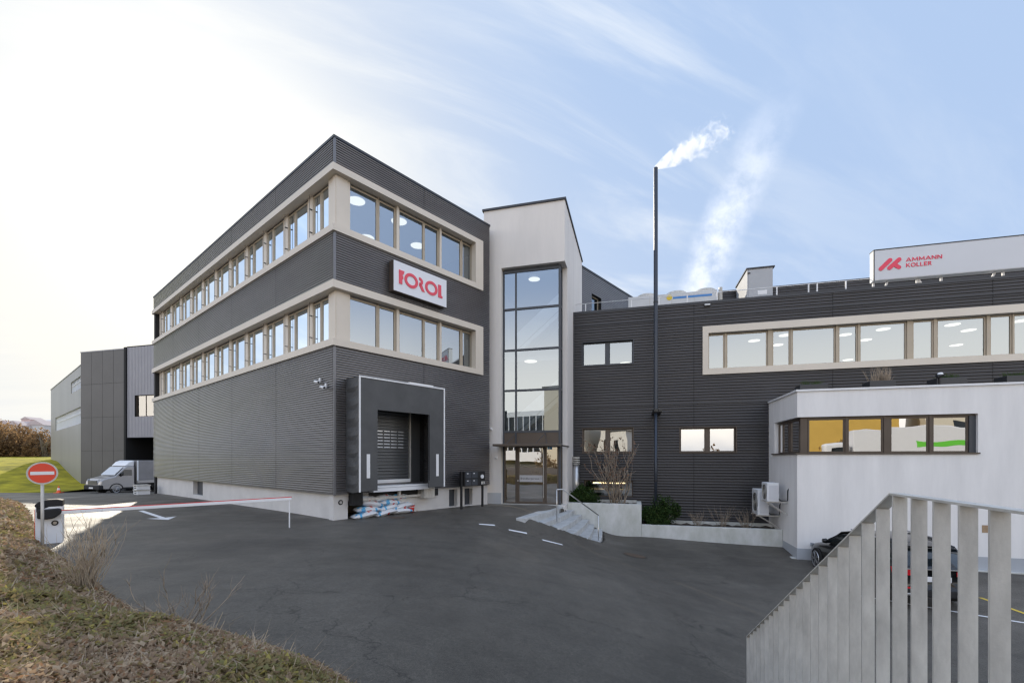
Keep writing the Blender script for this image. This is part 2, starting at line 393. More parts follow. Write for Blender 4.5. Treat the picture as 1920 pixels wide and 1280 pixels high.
# ------------------------------------------------------------------ ground
CP = [(-5.7, 14.2, 0), (-12, 12, 0), (-10.3, 10.4, -.02), (-14, 18, -.08), (-20, 20, -.15), (-23, 28.5, -.23), (-30, 33, -.6), (-38, 42, -1.15), (-44, 48, -1.32), (-30, 42, -1.1), (-40, 38, -.95), (-32, 50, -1.35), (-42, 30, -.6), (-16, 22.5, -.1),
      (-3.4, 17.1, 0), (-1, 19.6, -.02), (1.0, 19.9, -.05), (2.0, 19.5, -.08), (1.6, 18.2, -.1), (.6, 17.4, -.08), (-.3, 16.6, -.06),
      (.51, 15.9, -.12), (1.12, 16.05, -.31), (1.72, 16.2, -.52), (2.25, 16.35, -.72), (2.78, 16.5, -.92), (3.35, 17.0, -1.16), (3.9, 17.8, -1.33),
      (2.75, 18.9, -.6), (3.2, 18.9, -.95), (3.8, 19.0, -1.3), (2.3, 18.4, -.42), (2.6, 17.8, -.72), (3.2, 18.0, -1.12), (1.9, 17.4, -.38),
      (4.2, 19.5, -1.36), (5.6, 19.3, -1.38), (8, 18.6, -1.48), (10.8, 17.9, -1.55), (10.2, 16.3, -1.68), (16, 14.7, -1.75), (11, 12, -1.8), (9, 8, -1.8), (20, 10, -1.8), (20, 4, -1.85),
      (-.96, 14.8, -.18), (.2, 15.3, -.3), (1.45, 15.5, -.62), (-.6, 12, -.22), (-2.5, 11, -.08), (1.2, 11.5, -.6), (3.4, 12, -1.1), (5.5, 13, -1.5), (4.6, 15.5, -1.42), (7, 15, -1.58),
      (-1.5, 4, -.1), (0, 5, -.32), (3, 6.6, -1.15), (5, 8, -1.55), (1.5, 8, -.65), (-1, 8, -.2), (-3.3, 5.1, -.02), (-6.6, 7.3, 0), (-7, 10, 0), (5, 3, -1.6), (2, 3, -.9), (12, 3, -1.85)]
_c = np.array(CP, float)
def _phi(r2): return np.where(r2 > 1e-12, .5*r2*np.log(np.maximum(r2, 1e-12)), 0.)
_A = _phi(((_c[:, None, :2]-_c[None, :, :2])**2).sum(-1)); _P = np.c_[np.ones(len(_c)), _c[:, :2]]
_S = np.block([[_A+.02*np.eye(len(_c)), _P], [_P.T, np.zeros((3, 3))]])
_w = np.linalg.solve(_S, np.r_[_c[:, 2], 0, 0, 0])
def gz_arr(X, Y):
    X = np.clip(np.asarray(X, float), -46, 21); Y = np.clip(np.asarray(Y, float), 3, 50)
    r2 = (X[..., None]-_c[:, 0])**2+(Y[..., None]-_c[:, 1])**2
    z = _phi(r2)@_w[:-3]+_w[-3]+_w[-2]*X+_w[-1]*Y
    return np.clip(z, -1.9, .05)
def gz(x, y): return float(gz_arr(np.array([x]), np.array([y]))[0])
def _in_poly(X, Y, P):
    ins = np.zeros(X.shape, bool)
    for (a, c_) in zip(P, P[1:]+P[:1]):
        k = ((a[1] > Y) != (c_[1] > Y)) & (X < (c_[0]-a[0])*(Y-a[1])/((c_[1]-a[1]) or 1e-9)+a[0]); ins ^= k
    return ins
STAIR_PIT = [(.56, 15.96), (1.16, 16.12), (1.76, 16.2), (2.3, 16.36), (2.83, 16.52), (3.3, 16.96), (3.75, 18.5), (3.95, 19.9), (2.62, 20.25), (1.62, 18.2)]
def yard_z(X, Y):
    z = gz_arr(X, Y); return np.where(_in_poly(X, Y, STAIR_PIT), np.minimum(z, z-.75), z)
def grid_mesh(name, xs, ys, zf, m, smooth=True):
    X, Y = np.meshgrid(xs, ys); Z = zf(X, Y); nx = len(xs)
    vs = np.c_[X.ravel(), Y.ravel(), Z.ravel()]
    i, j = np.meshgrid(np.arange(nx-1), np.arange(len(ys)-1)); a = (j*nx+i).ravel()
    fs = np.c_[a, a+1, a+nx+1, a+nx]
    me = bpy.data.meshes.new(name); me.from_pydata(vs.tolist(), [], fs.tolist()); me.update(); me.materials.append(m)
    if smooth: me.polygons.foreach_set('use_smooth', [True]*len(fs))
    o = bpy.data.objects.new(name, me); col.objects.link(o); return o
far = [60, 100, 180, 320, 600, 1200, 2500]
xs = np.array([-f for f in far[::-1]]+list(np.arange(-52, -16, 1.0))+list(np.arange(-16, 0, .25))+list(np.arange(0, 4.6, .08))+list(np.arange(4.75, 16, .25))+list(np.arange(16, 41, 1.0))+far)
ys = np.array([-f for f in far[::-1]]+list(np.arange(-30, 2, 2.0))+list(np.arange(2, 15.5, .25))+list(np.arange(15.5, 20.6, .08))+list(np.arange(20.75, 24, .25))+list(np.arange(24, 54, 1.0))+far)
g = grid_mesh('asphalt_yard', xs, ys, yard_z, M['asphalt']); tag(g, kind='structure', label='dark worn asphalt yard and ramp')

def marking(name, pts, m, label):
    """paint on the asphalt: polygon of (x,y) points, draped on the ground"""
    mb = MB(); p = [Vector((x, y, 0)) for x, y in pts]
    n = 8
    for i in range(n):
        for j in range(2):
            def q(a, b):
                e = p[0].lerp(p[1], a); f = p[3].lerp(p[2], a); r = e.lerp(f, b); return (r.x, r.y, gz(r.x, r.y)+.006)
            mb.quad(q(i/n, j/2), q((i+1)/n, j/2), q((i+1)/n, (j+1)/2), q(i/n, (j+1)/2))
    o = mb.build(name, m); tag(o, label, kind='structure'); return o
def ground_px(px, py):
    """where the view ray through a pixel meets the yard"""
    Y = 3.
    while Y < 60:
        x, y, z = at(px, py, Y)
        if z <= gz(x, y): break
        Y += .02
    return (x, y)
for (a, b) in (((898, 982.5), (928, 984.5)), ((954, 993), (988, 999.5)), ((1017, 1012), (1055, 1021))):
    A = Vector(ground_px(*a)); B = Vector(ground_px(*b)); d = (B-A).normalized(); n = Vector((-d.y, d.x))*.07
    marking('road_marking', [A-n, B-n, B+n, A+n], M['whitepaint'], 'white painted dash on the asphalt ramp')
A = Vector(ground_px(264, 957)); B = Vector(ground_px(306, 971)); d = (B-A).normalized(); n = Vector((-d.y, d.x))
marking('road_marking', [A-n*.08, B-n*.08, B+n*.08, A+n*.08], M['whitepaint'], 'white painted shaft of the direction arrow')
mb = MB(); tip = B+d*.75
for sgn in (-1, 1):
    e = B+n*sgn*.42-d*.25; q = B+n*sgn*.05; r = B-d*.05
    tri = [tip, e, r]
    if sgn > 0: tri = tri[::-1]
    mb.add([(v.x, v.y, gz(v.x, v.y)+.006) for v in tri], ((0, 1, 2),))
o = mb.build('road_marking', M['whitepaint']); tag(o, 'white painted head of the direction arrow', kind='structure')
for (a, b, mm, lab) in (((1560, 1107), (1925, 1168), 'whitepaint', 'white parking bay line'), ((1838, 1120), (1950, 1160), 'yellow', 'yellow painted line beside the parking bay')):
    A = Vector(ground_px(*a)); B = Vector(ground_px(*b)); d = (B-A).normalized(); n = Vector((-d.y, d.x))*.05
    marking('road_marking', [A-n, B-n, B+n, A+n], M[mm], lab)

# ------------------------------------------------------------------ left building
def left_building():
    b = thing('office_building', (C0[0], C0[1], 0), 'three storey dark ribbed metal building with two cream window bands and a loading dock', 'building')
    ztop = 12.345; zc = .83; LEN = 22.5; WID = 7.27
    bands = [(9.27, 9.49, 11.2, 11.42), (5.61, 5.83, 7.455, 7.70)]
    sR = LR.s(905, .06); sin = LR.s(891, .06)
    holesR = [(-.01, sR-.05, k[0]+.05, k[3]-.05) for k in bands]; holesL = [(-.01, LEN+.01, k[0]+.05, k[3]-.05) for k in bands]
    dk = (LR.s(694, 0), LR.s(796, 0), 1.12, 4.0)                  # dock door opening
    holesR2 = holesR+[dk]
    c = MB()
    corrugate(c, LR, cells(.035, WID, zc, ztop-.08, holesR2), .078, .042, [3.6])
    corrugate(c, LL, cells(.035, LEN, zc, ztop-.08, holesL), .078, .042, [4.3, 8.9, 13.5, 18.1])
    c.build('cladding', M['clad'], b)
    w = MB()
    for r in cells(0, WID, zc, ztop-.1, holesR2): w.fbox(LR, r[0], r[1], -.3, -.004, r[2], r[3])
    for r in cells(.3, LEN, zc, ztop-.1, holesL): w.fbox(LL, r[0], r[1], -.3, -.004, r[2], r[3])
    back = Face(*LL.p(LEN, 0, 0)[:2], *LR.d, *LL.d); bk2 = Face(*LR.p(WID, 0, 0)[:2], *LL.d, *LR.d)
    w.fbox(back, 0, WID, -.3, 0, -.3, ztop-.1); w.fbox(bk2, .3, LEN-.3, -.3, 0, -.3, ztop-.1)
    bkw = Face(*bk2.p(LEN, 0, 0)[:2], -LR.d[0], -LR.d[1], *LL.d)
    w.build('wall', M['backing'], b)
    # corner trim and coping
    for (z0, z1) in ((zc-.02, 5.6), (7.71, 9.26), (11.43, ztop-.05)):
        t = MB(); a = Vector(LR.p(-.03, .04, z0)); t.obox(a, Vector(LR.d+(0,))*.065, Vector(LL.d+(0,))*.065, (0, 0, z1-z0)); t.build('corner_trim', M['cornertrim'], b)
    r = MB()
    r.fbox(LR, -.05, WID+.03, -.35, .05, ztop-.08, ztop); r.fbox(LL, .36, LEN+.05, -.35, .05, ztop-.08, ztop)
    r.fbox(LR, .0, WID, -LEN, -.36, ztop-.5, ztop-.3)
    r.build('roof', M['coping'], b)
    # cream bands
    for (z0, z1, z2, z3) in bands:
        f = MB()
        f.fbox(LR, -.1, sR, -.24, .1, z2, z3); f.fbox(LR, -.1, sR, -.24, .1, z0, z1); f.fbox(LR, sin, sR, -.24, .1, z1, z2)
        f.fbox(LL, .241, LEN+.1, -.24, .1, z2, z3); f.fbox(LL, .241, LEN+.1, -.24, .1, z0, z1)
        f.build('window_surround', M['cream'], b)
        k = MB(); k.fbox(LR, .12, .52, -.6, -.1, z1, z2); k.fbox(LL, .12, .30, -.62, -.1, z1, z2); k.build('corner_column', M['cream'], b)
        # head and sill inside the recess
        px = [(657, 706), (712, 740), (749, 793), (797, 821), (828, 863), (868, 887)]
        o = -.2; top = z2-.0; prev = .52
        for i, (a, c_) in enumerate(px):
            s0 = LR.s(a, o)-.05; s1 = LR.s(c_, o)+.05
            if i == 0: s0 = .525
            window(LR, s0, s1, z1+.002, z2-.06, o-(0.02*(i % 2)), .055, M['tan'], M['glass'], b)
            if i and s0-prev > .02:
                p = MB(); p.fbox(LR, prev+.002, s0-.002, -.3, -.14 if i % 2 == 0 else -.19, z1, z2); p.build('mullion', M['cream' if i % 2 == 0 else 'tan'], b)
            prev = s1
        p = MB(); p.fbox(LR, prev+.002, sin, -.3, -.15, z1, z2); p.build('mullion', M['tan'], b)
        s = .30; k = 0
        while s < LEN-1.2:
            window(LL, s, s+.98, z1+.002, z2-.06, -.22, .05, M['tan'], M['glass'], b)
            window(LL, s+1.03, s+1.58, z1+.002, z2-.06, -.23, .05, M['tan'], M['glass'], b)
            p = MB(); p.fbox(LL, s+1.585, s+1.935, -.3, -.214, z1, z2); p.build('panel', M['cream'], b)
            p = MB(); p.tube([LL.p(s+1.62, -.12, z1), LL.p(s+1.62, -.12, z2)], .008, 5)
            for u in (.25, .72): zz = z1+(z2-z1)*u; p.fbox(LL, s+1.59, s+1.66, -.214, -.115, zz-.008, zz+.008)
            p.build('guide_rod', M['darkframe'], b)
            s += 1.94; k += 1
        p = MB(); p.fbox(LL, s, LEN, -.3, -.21, z1, z2); p.build('panel', M['cream'], b)
        cl = MB(); cl.fbox(LR, .3, WID-.3, -LEN+.3, -.32, z2-.02, z2+.3); cl.fbox(LR, .3, WID-.3, -LEN+.3, -.32, z0-.1, z0+.05); cl.build('floor_slab', M['inner'], b)
    iw = MB(); iw.fbox(LR, .35, WID-.35, -9.2, -9.0, 5.66, 11.1); iw.build('inner_wall', M['inner'], b)
    # plinth with niche under the dock and two basement openings
    nz = (LR.s(652, -.1), LR.s(747, -.1), -.5, .6)
    bw = [(LR.s(842, -.1), LR.s(857.5, -.1), LR.z(849, 949, -.1), LR.z(849, 917, -.1)), (LR.s(871, -.1), LR.s(886, -.1), LR.z(878, 946, -.1), LR.z(878, 915, -.1))]
    pl = MB()
    for q in cells(0.02, WID, -.6, zc, [nz]+bw+[(dk[0], dk[1], .55, zc)]): pl.fbox(LR, q[0], q[1], -.38, -.1, q[2], q[3])
    lw = (LL.s(376), LL.s(358), LL.z(366, 928), LL.z(366, 902))
    lw2 = (lw[0]+0., lw[1], lw[2], lw[3])
    for q in cells(.40, LEN, -.9, zc, [lw2]): pl.fbox(LL, q[0], q[1], -.38, -.1, q[2], q[3])
    pl.build('plinth', M['plinth'], b)
    for q in bw: 
        mb = MB(); mb.fbox(LR, q[0], q[1], -.42, -.3, q[2], q[3]); mb.build('basement_window', M['darkframe'], b)
    mb = MB(); mb.fbox(LL, lw[0], lw[1], -.42, -.3, lw[2], lw[3]); mb.build('basement_window', M['darkframe'], b)
    fx = MB(); q = LR.s(628.5, -.1)+.18; fx.lathe((0, 0, 0), [(.05, -.02), (.085, 0), (.05, .02)], 16); fx.v = [LR.p(q+a_, -.09+c_, LR.z(629, 942, -.1)+b_) for a_, b_, c_ in fx.v]; fx.build('wall_fitting', M['black'], b)
    # niche
    n = MB(); n.fbox(LR, nz[0], nz[1], -1.7, -1.6, -.5, 1.0); n.fbox(LR, nz[0]-.1, nz[0], -1.6, -.38, -.5, 1.0); n.fbox(LR, nz[1], nz[1]+.1, -1.6, -.38, -.5, 1.0)
    n.fbox(LR, nz[0], nz[1], -1.6, -.38, nz[3], nz[3]+.1); n.fbox(LR, nz[0], nz[1], -1.6, -.1, -.5, -.03)
    n.build('niche', M['plinth'], b)
    # dock shelter
    o1 = .83; sa, sb = LR.s(674, o1), LR.s(833, o1); sl = LR.s(648, 0); zt = 4.6; zb = .95
    ha, hb = LR.s(708, o1), LR.s(804, o1); hz = LR.z(708, 768, o1)
    d = MB(); d.fbox(LR, sa, ha, o1-.05, o1, zb, zt); d.fbox(LR, hb, sb, o1-.05, o1, zb, zt); d.fbox(LR, ha, hb, o1-.052, o1-.002, hz, zt)
    # pleated side flanks
    nq = 26
    for (s_w, s_f) in ((sl, sa), (sb-.05, sb)):
        for i in range(nq):
            za = zb+(zt-zb)*i/nq; zc_ = zb+(zt-zb)*(i+1)/nq
            wv = lambda q: .03*math.sin(i*1.7+q*2)*(.4+.6*abs(math.sin(i*.6)))
            pts = [LR.p(s_w+(s_f-s_w)*u+(wv(u) if 0 < u < 1 else 0), .03+(o1-.05-.03)*u, za-.25*u*(1-u)) for u in (0, .25, .5, .75, 1)]
            i += 1
            pt2 = [LR.p(s_w+(s_f-s_w)*u+(wv(u) if 0 < u < 1 else 0), .03+(o1-.05-.03)*u, zc_-(.25*u*(1-u) if i < nq else 0)) for u in (0, .25, .5, .75, 1)]
            for u in range(4): d.quad(pts[u], pts[u+1], pt2[u+1], pt2[u])
    d.quad(LR.p(sl, .03, zt), LR.p(sb, .03, zt), LR.p(sb, o1, zt), LR.p(sa, o1, zt))
    sh = d.build('dock_shelter', M['tarp'], b)
    e = MB(); e.fbox(LR, sa-.02, sa+.035, o1, o1+.02, zb-.02, zt+.02); e.fbox(LR, sb-.035, sb+.02, o1, o1+.02, zb, zt+.02); e.fbox(LR, sa+.035, sb-.035, o1, o1+.02, zt-.03, zt+.02)
    e.fbox(LR, sa+(sb-sa)*.55, sa+(sb-sa)*.85, o1-.1, o1+.01, zt+.021, zt+.06)
    e.build('edging', M['whitepaint'], sh)
    for (pxx, y0, y1) in ((690.5, 851, 896), (820, 851, 892)):
        s_ = LR.s(pxx, o1); e = MB(); e.fbox(LR, s_-.06, s_+.06, o1+.001, o1+.012, LR.z(pxx, y1, o1), LR.z(pxx, y0, o1)); e.build('marker_strip', M['whitepaint'], sh)
    e = MB(); e.fbox(LR, ha-.0, ha+.02, o1-.1, o1-.05, zb+.3, hz); e.fbox(LR, hb+.0, hb+.03, o1+.0, o1+.012, zb+.25, hz-.0); e.build('seam', M['rubber'], sh)
    # roller door
    rd = MB(); corrugate(rd, LR, [(dk[0], dk[1]-.55, 1.2, 4.0)], .115, .03, (), o0=-.28); rd.fbox(LR, dk[0], dk[1], -.34, -.29, 1.1, 4.0)
    rdo = rd.build('roller_door', M['shutter'], b)
    sl_ = MB()
    for i in range(6):
        for j in range(5): sl_.fbox(LR, dk[0]+.12+j*.3, dk[0]+.36+j*.3, -.252, -.243, 2.38+i*.115, 2.42+i*.115)
    sl_.build('vision_slot', M['lens'], rdo)
    e = MB(); e.fbox(LR, dk[0], dk[1]-.5, -.27, -.2, 1.12, 1.24); e.build('bottom_rail', M['whitepaint'], rdo)
    e = MB(); e.fbox(LR, dk[1]-.52, dk[1]-.48, -.3, -.2, 1.12, 4.0); e.build('guide_rail', M['galv'], rdo)
    e = MB(); e.fbox(LR, dk[0]-.05, dk[0], -.3, 0, 1.12, 4.); e.fbox(LR, dk[1], dk[1]+.05, -.3, 0, 1.12, 4.); e.fbox(LR, dk[0]-.05, dk[1]+.05, -.3, 0, 4., 4.05); e.build('door_reveal', M['tarp'], b)
    lv = MB(); lv.fbox(LR, dk[0]-.1, dk[1]-.1, -.3, .35, 1.0, 1.06); lv.fbox(LR, dk[0]-.1, dk[1]-.1, .1, .36, .86, .99)
    lvo = lv.build('dock_leveller', M['whiteplastic'], b)
    lv = MB(); lv.fbox(LR, dk[0]-.55, dk[1]+.0, .0, .1, .58, .66); lv.fbox(LR, dk[0]+1.1, dk[0]+1.2, .0, .1, .66, .86); lv.build('support_frame', M['galv'], lvo)
    lv = MB(); lv.fbox(LR, dk[0]-.6, dk[1], -.6, -.1, .66, .86); lv.build('pit_side', M['rubber'], lvo)
    bp = MB(); bp.fbox(LR, dk[1]-.25, dk[1]+.25, -.098, .3, .52, 1.06); bp.build('bumper', M['galv'], b)
    bp = MB(); bp.fbox(LR, dk[0]-.75, dk[0]-.4, -.098, .2, .45, .93); bp.build('bumper', M['rubber'], b)
    bp = MB(); bp.fbox(LR, dk[1]+.26, dk[1]+.68, -.098, .0, .55, 1.0); bp.build('bumper', M['rubber'], b)
    return b
LB = left_building()

# ------------------------------------------------------------------ stair tower
def stair_tower():
    b = thing('stair_tower', (1, 20.2, 0), 'tall pale rendered stair tower with a glazed corner above the entrance', 'tower')
    z0, zt = -.4, 13.2; s0, s1 = -.25, 3.448; D = 6.5
    so = TF.s(940); zo = 10.55; to = .78
    w = MB()
    for r in cells(s0, s1, z0, zt, [(so, s1+.01, -.05, zo)]): w.fbox(TF, r[0], r[1], -.3, 0, r[2], r[3])
    for r in cells(.3, D, z0, zt, [(-.01, to, -.05, zo)]): w.fbox(TRT, r[0], r[1], -.3, 0, r[2], r[3])
    TB = Face(*TF.p(s0, 0, 0)[:2], .2631, .9648, -.9648, .2631)
    w.fbox(TB, .3, D, -.3, 0, z0, zt); w.fbox(TF, s0+.3, s1-.3, -D, -D+.3, z0, zt)
    w.build('wall', M['towerwhite'], b)
    c = MB(); c.fbox(TF, s0-.06, s1+.06, -.4, .06, zt, zt+.09); c.fbox(TRT, .4, D, -.4, .06, zt, zt+.09); c.fbox(TF, s0, s1-.4, -D, -.4, zt, zt+.05); c.build('coping', M['coping'], b)
    pl = MB(); pl.fbox(TF, s0, so, .0, .012, z0, LR.z(900, 921)*0+.45); pl.build('plinth', M['greyplinth'], b)
    # curtain glazing, recessed .22 on both faces
    o = -.22; mull = TF.s(967, o); sc_ = s1+o*0-.22; zs = [2.62, 3.2, 5.06, 6.88, 8.73, 10.42]
    fr = MB()
    fr.fbox(TF, so+.0, so+.07, o-.1, o, -.05, 10.5); fr.fbox(TF, mull-.035, mull+.035, o-.1, o, 2.6, 10.5); fr.fbox(TF, sc_-.09, sc_, o-.1, o, -.05, 10.5)
    fr.fbox(TRT, .22+.1, .22+.16, o-.1, o, -.05, 10.5); fr.fbox(TRT, to-.07, to, o-.1, o, -.05, 10.5)
    for z in zs+[10.5]:
        fr.fbox(TF, so+.07, sc_-.09, o-.1, o-.002, z-.045, z+.045); fr.fbox(TRT, .38, to-.07, o-.1, o-.002, z-.045, z+.045)
    fr.build('glazing_frame', M['darkframe'], b)
    for a, c_ in zip(zs[1:-1], zs[2:]):
        for (x0, x1) in ((so+.07, mull-.035), (mull+.035, sc_-.09)):
            t = random.uniform(-.006, .006); gq = MB(); oo = o-.05
            gq.quad(TF.p(x0, oo-t, a+.045), TF.p(x1, oo+t, a+.045), TF.p(x1, oo+t, c_-.045), TF.p(x0, oo-t, c_-.045)); gq.build('pane', M['glass'], b)
        gq = MB(); gq.quad(TRT.p(.38, o-.05, a+.045), TRT.p(to-.07, o-.05, a+.045), TRT.p(to-.07, o-.05, c_-.045), TRT.p(.38, o-.05, c_-.045)); gq.build('pane', M['glassclear'], b)
    sp = MB(); sp.fbox(TF, so+.07, sc_-.09, o-.08, o-.03, 2.665, 3.155); sp.fbox(TRT, .38, to-.07, o-.08, o-.03, 2.665, 3.155); sp.build('spandrel_panel', M['bronze'], b)
    # entrance: side light, door, side light
    ea, eb = TF.s(969, o), TF.s(1022, o)
    window(TF, so+.07, ea-.01, -.03, 2.575, o-.01, .06, M['bronze'], M['glassw'], b, name='side_light')
    window(TF, eb+.01, sc_-.09, -.03, 2.575, o-.01, .06, M['bronze'], M['glassw'], b, name='side_light')
    window(TRT, .38, to-.07, -.03, 2.575, o-.01, .04, M['bronze'], M['glassclear'], b, name='side_light')
    dr = window(TF, ea, eb, -.03, 2.575, o-.005, .11, M['bronze'], M['glassw'], b, name='door')
    h = MB(); h.tube([TF.p(eb-.06, o+.05, .25), TF.p(eb-.06, o+.05, 2.4)], .014, 6)
    for z in (.3, .9, 1.7, 2.35): h.fbox(TF, eb-.075, eb-.045, o-.004, o+.05, z, z+.03)
    h.build('handle', M['steel'], dr)
    h = MB(); h.disc(TF.p(ea+.06, o, 1.0), .03, 12, TF.n+(0,), .05); h.build('knob', M['steel'], dr)
    st = MB(); st.quad(*[TF.p(a, o-.033, z) for a, z in ((ea+.12, .95), (eb-.12, .95), (eb-.12, 1.25), (ea+.12, 1.25))]); st.build('frosted_strip', M['inner'], dr)
    fc = bpy.data.curves.new('lettering', 'FONT'); fc.body = 'Brandbergstrasse 1'; fc.size = .125; fc.align_x = 'CENTER'; fc.align_y = 'CENTER'
    fo = bpy.data.objects.new('tmp', fc); me = bpy.data.meshes.new_from_object(fo); bpy.data.objects.remove(fo)
    lm = MB(); cs = (ea+eb)/2
    lm.add([TF.p(cs+v.co.x, o-.028, 1.1+v.co.y) for v in me.vertices], [tuple(p.vertices) for p in me.polygons]); lm.build('lettering', M['black'], dr)
    bl = MB(); bl.fbox(TF, eb+.1, eb+.3, o-.02, o-.012, 2.4, 2.5); bl.build('sticker', M['blue'], b)
    bl = MB(); bl.fbox(TF, eb+.17, eb+.22, o-.0115, o-.009, 2.41, 2.49); bl.build('sticker', M['whitepaint'], b)
    th = MB(); th.fbox(TF, so-.02, s1-.2, -.3, .02, -.2, -.035); th.fbox(TRT, .0, to, -.28, -.2, -.2, -.036); th.build('threshold', M['concrete'], b)
    # canopy on thin rods
    ca, cb = TF.s(924, .9), TF.s(1044, .9)
    cn = MB(); cn.fbox(TF, ca, cb, -.2, .95, 2.52, 2.62); cno = cn.build('canopy', M['bronze'], b, bevel=.01)
    cr = MB(); cr.fbox(TRT, -.95, .95, .0, .06, 2.5, 2.56); cr.build('drip_edge', M['black'], cno)
    for s_ in (TF.s(966, 0), TF.s(1021, 0)):
        q = MB(); q.tube([TF.p(s_, -.2, 3.12), TF.p(s_-.28, .6, 2.62)], .01, 6); q.tube([TF.p(s_, -.2, 3.12), TF.p(s_+.2, .6, 2.62)], .01, 6); q.build('rod', M['darkframe'], cno)
    # interior: landings, stair flights, back wall
    i = MB()
    for z in (2.75, 6.6, 10.3): i.fbox(TF, s0+.3, s1-.4, -D+.3, -1.4 if z < 10 else -.45, z, z+.22)
    i.fbox(TF, s0+.3, s1-.4, -4.6, -4.4, -.1, 10.3)
    i.build('landing', M['inner'], b)
    f = MB()
    for z in (2.9, 6.8):
        a = TF.p(.9, -2.2, z); f.obox(a, Vector((AX[0], AX[1], 0))*2.2+Vector((0, 0, 1.85)), Vector((AN[0], AN[1], 0))*1.0, (0, 0, .22))
        f.obox(TF.p(.9, -1.25, z+.3), Vector((AX[0], AX[1], 0))*2.2+Vector((0, 0, 1.85)), Vector((AN[0], AN[1], 0))*.03, (0, 0, .75))
    f.build('stair_flight', M['whitepaint'], b)
    fl = MB(); fl.fbox(TF, s0+.3, s1-.35, -4.4, -.32, -.3, -.06); fl.build('floor', M['innerdark'], b)
    return b
TW = stair_tower()

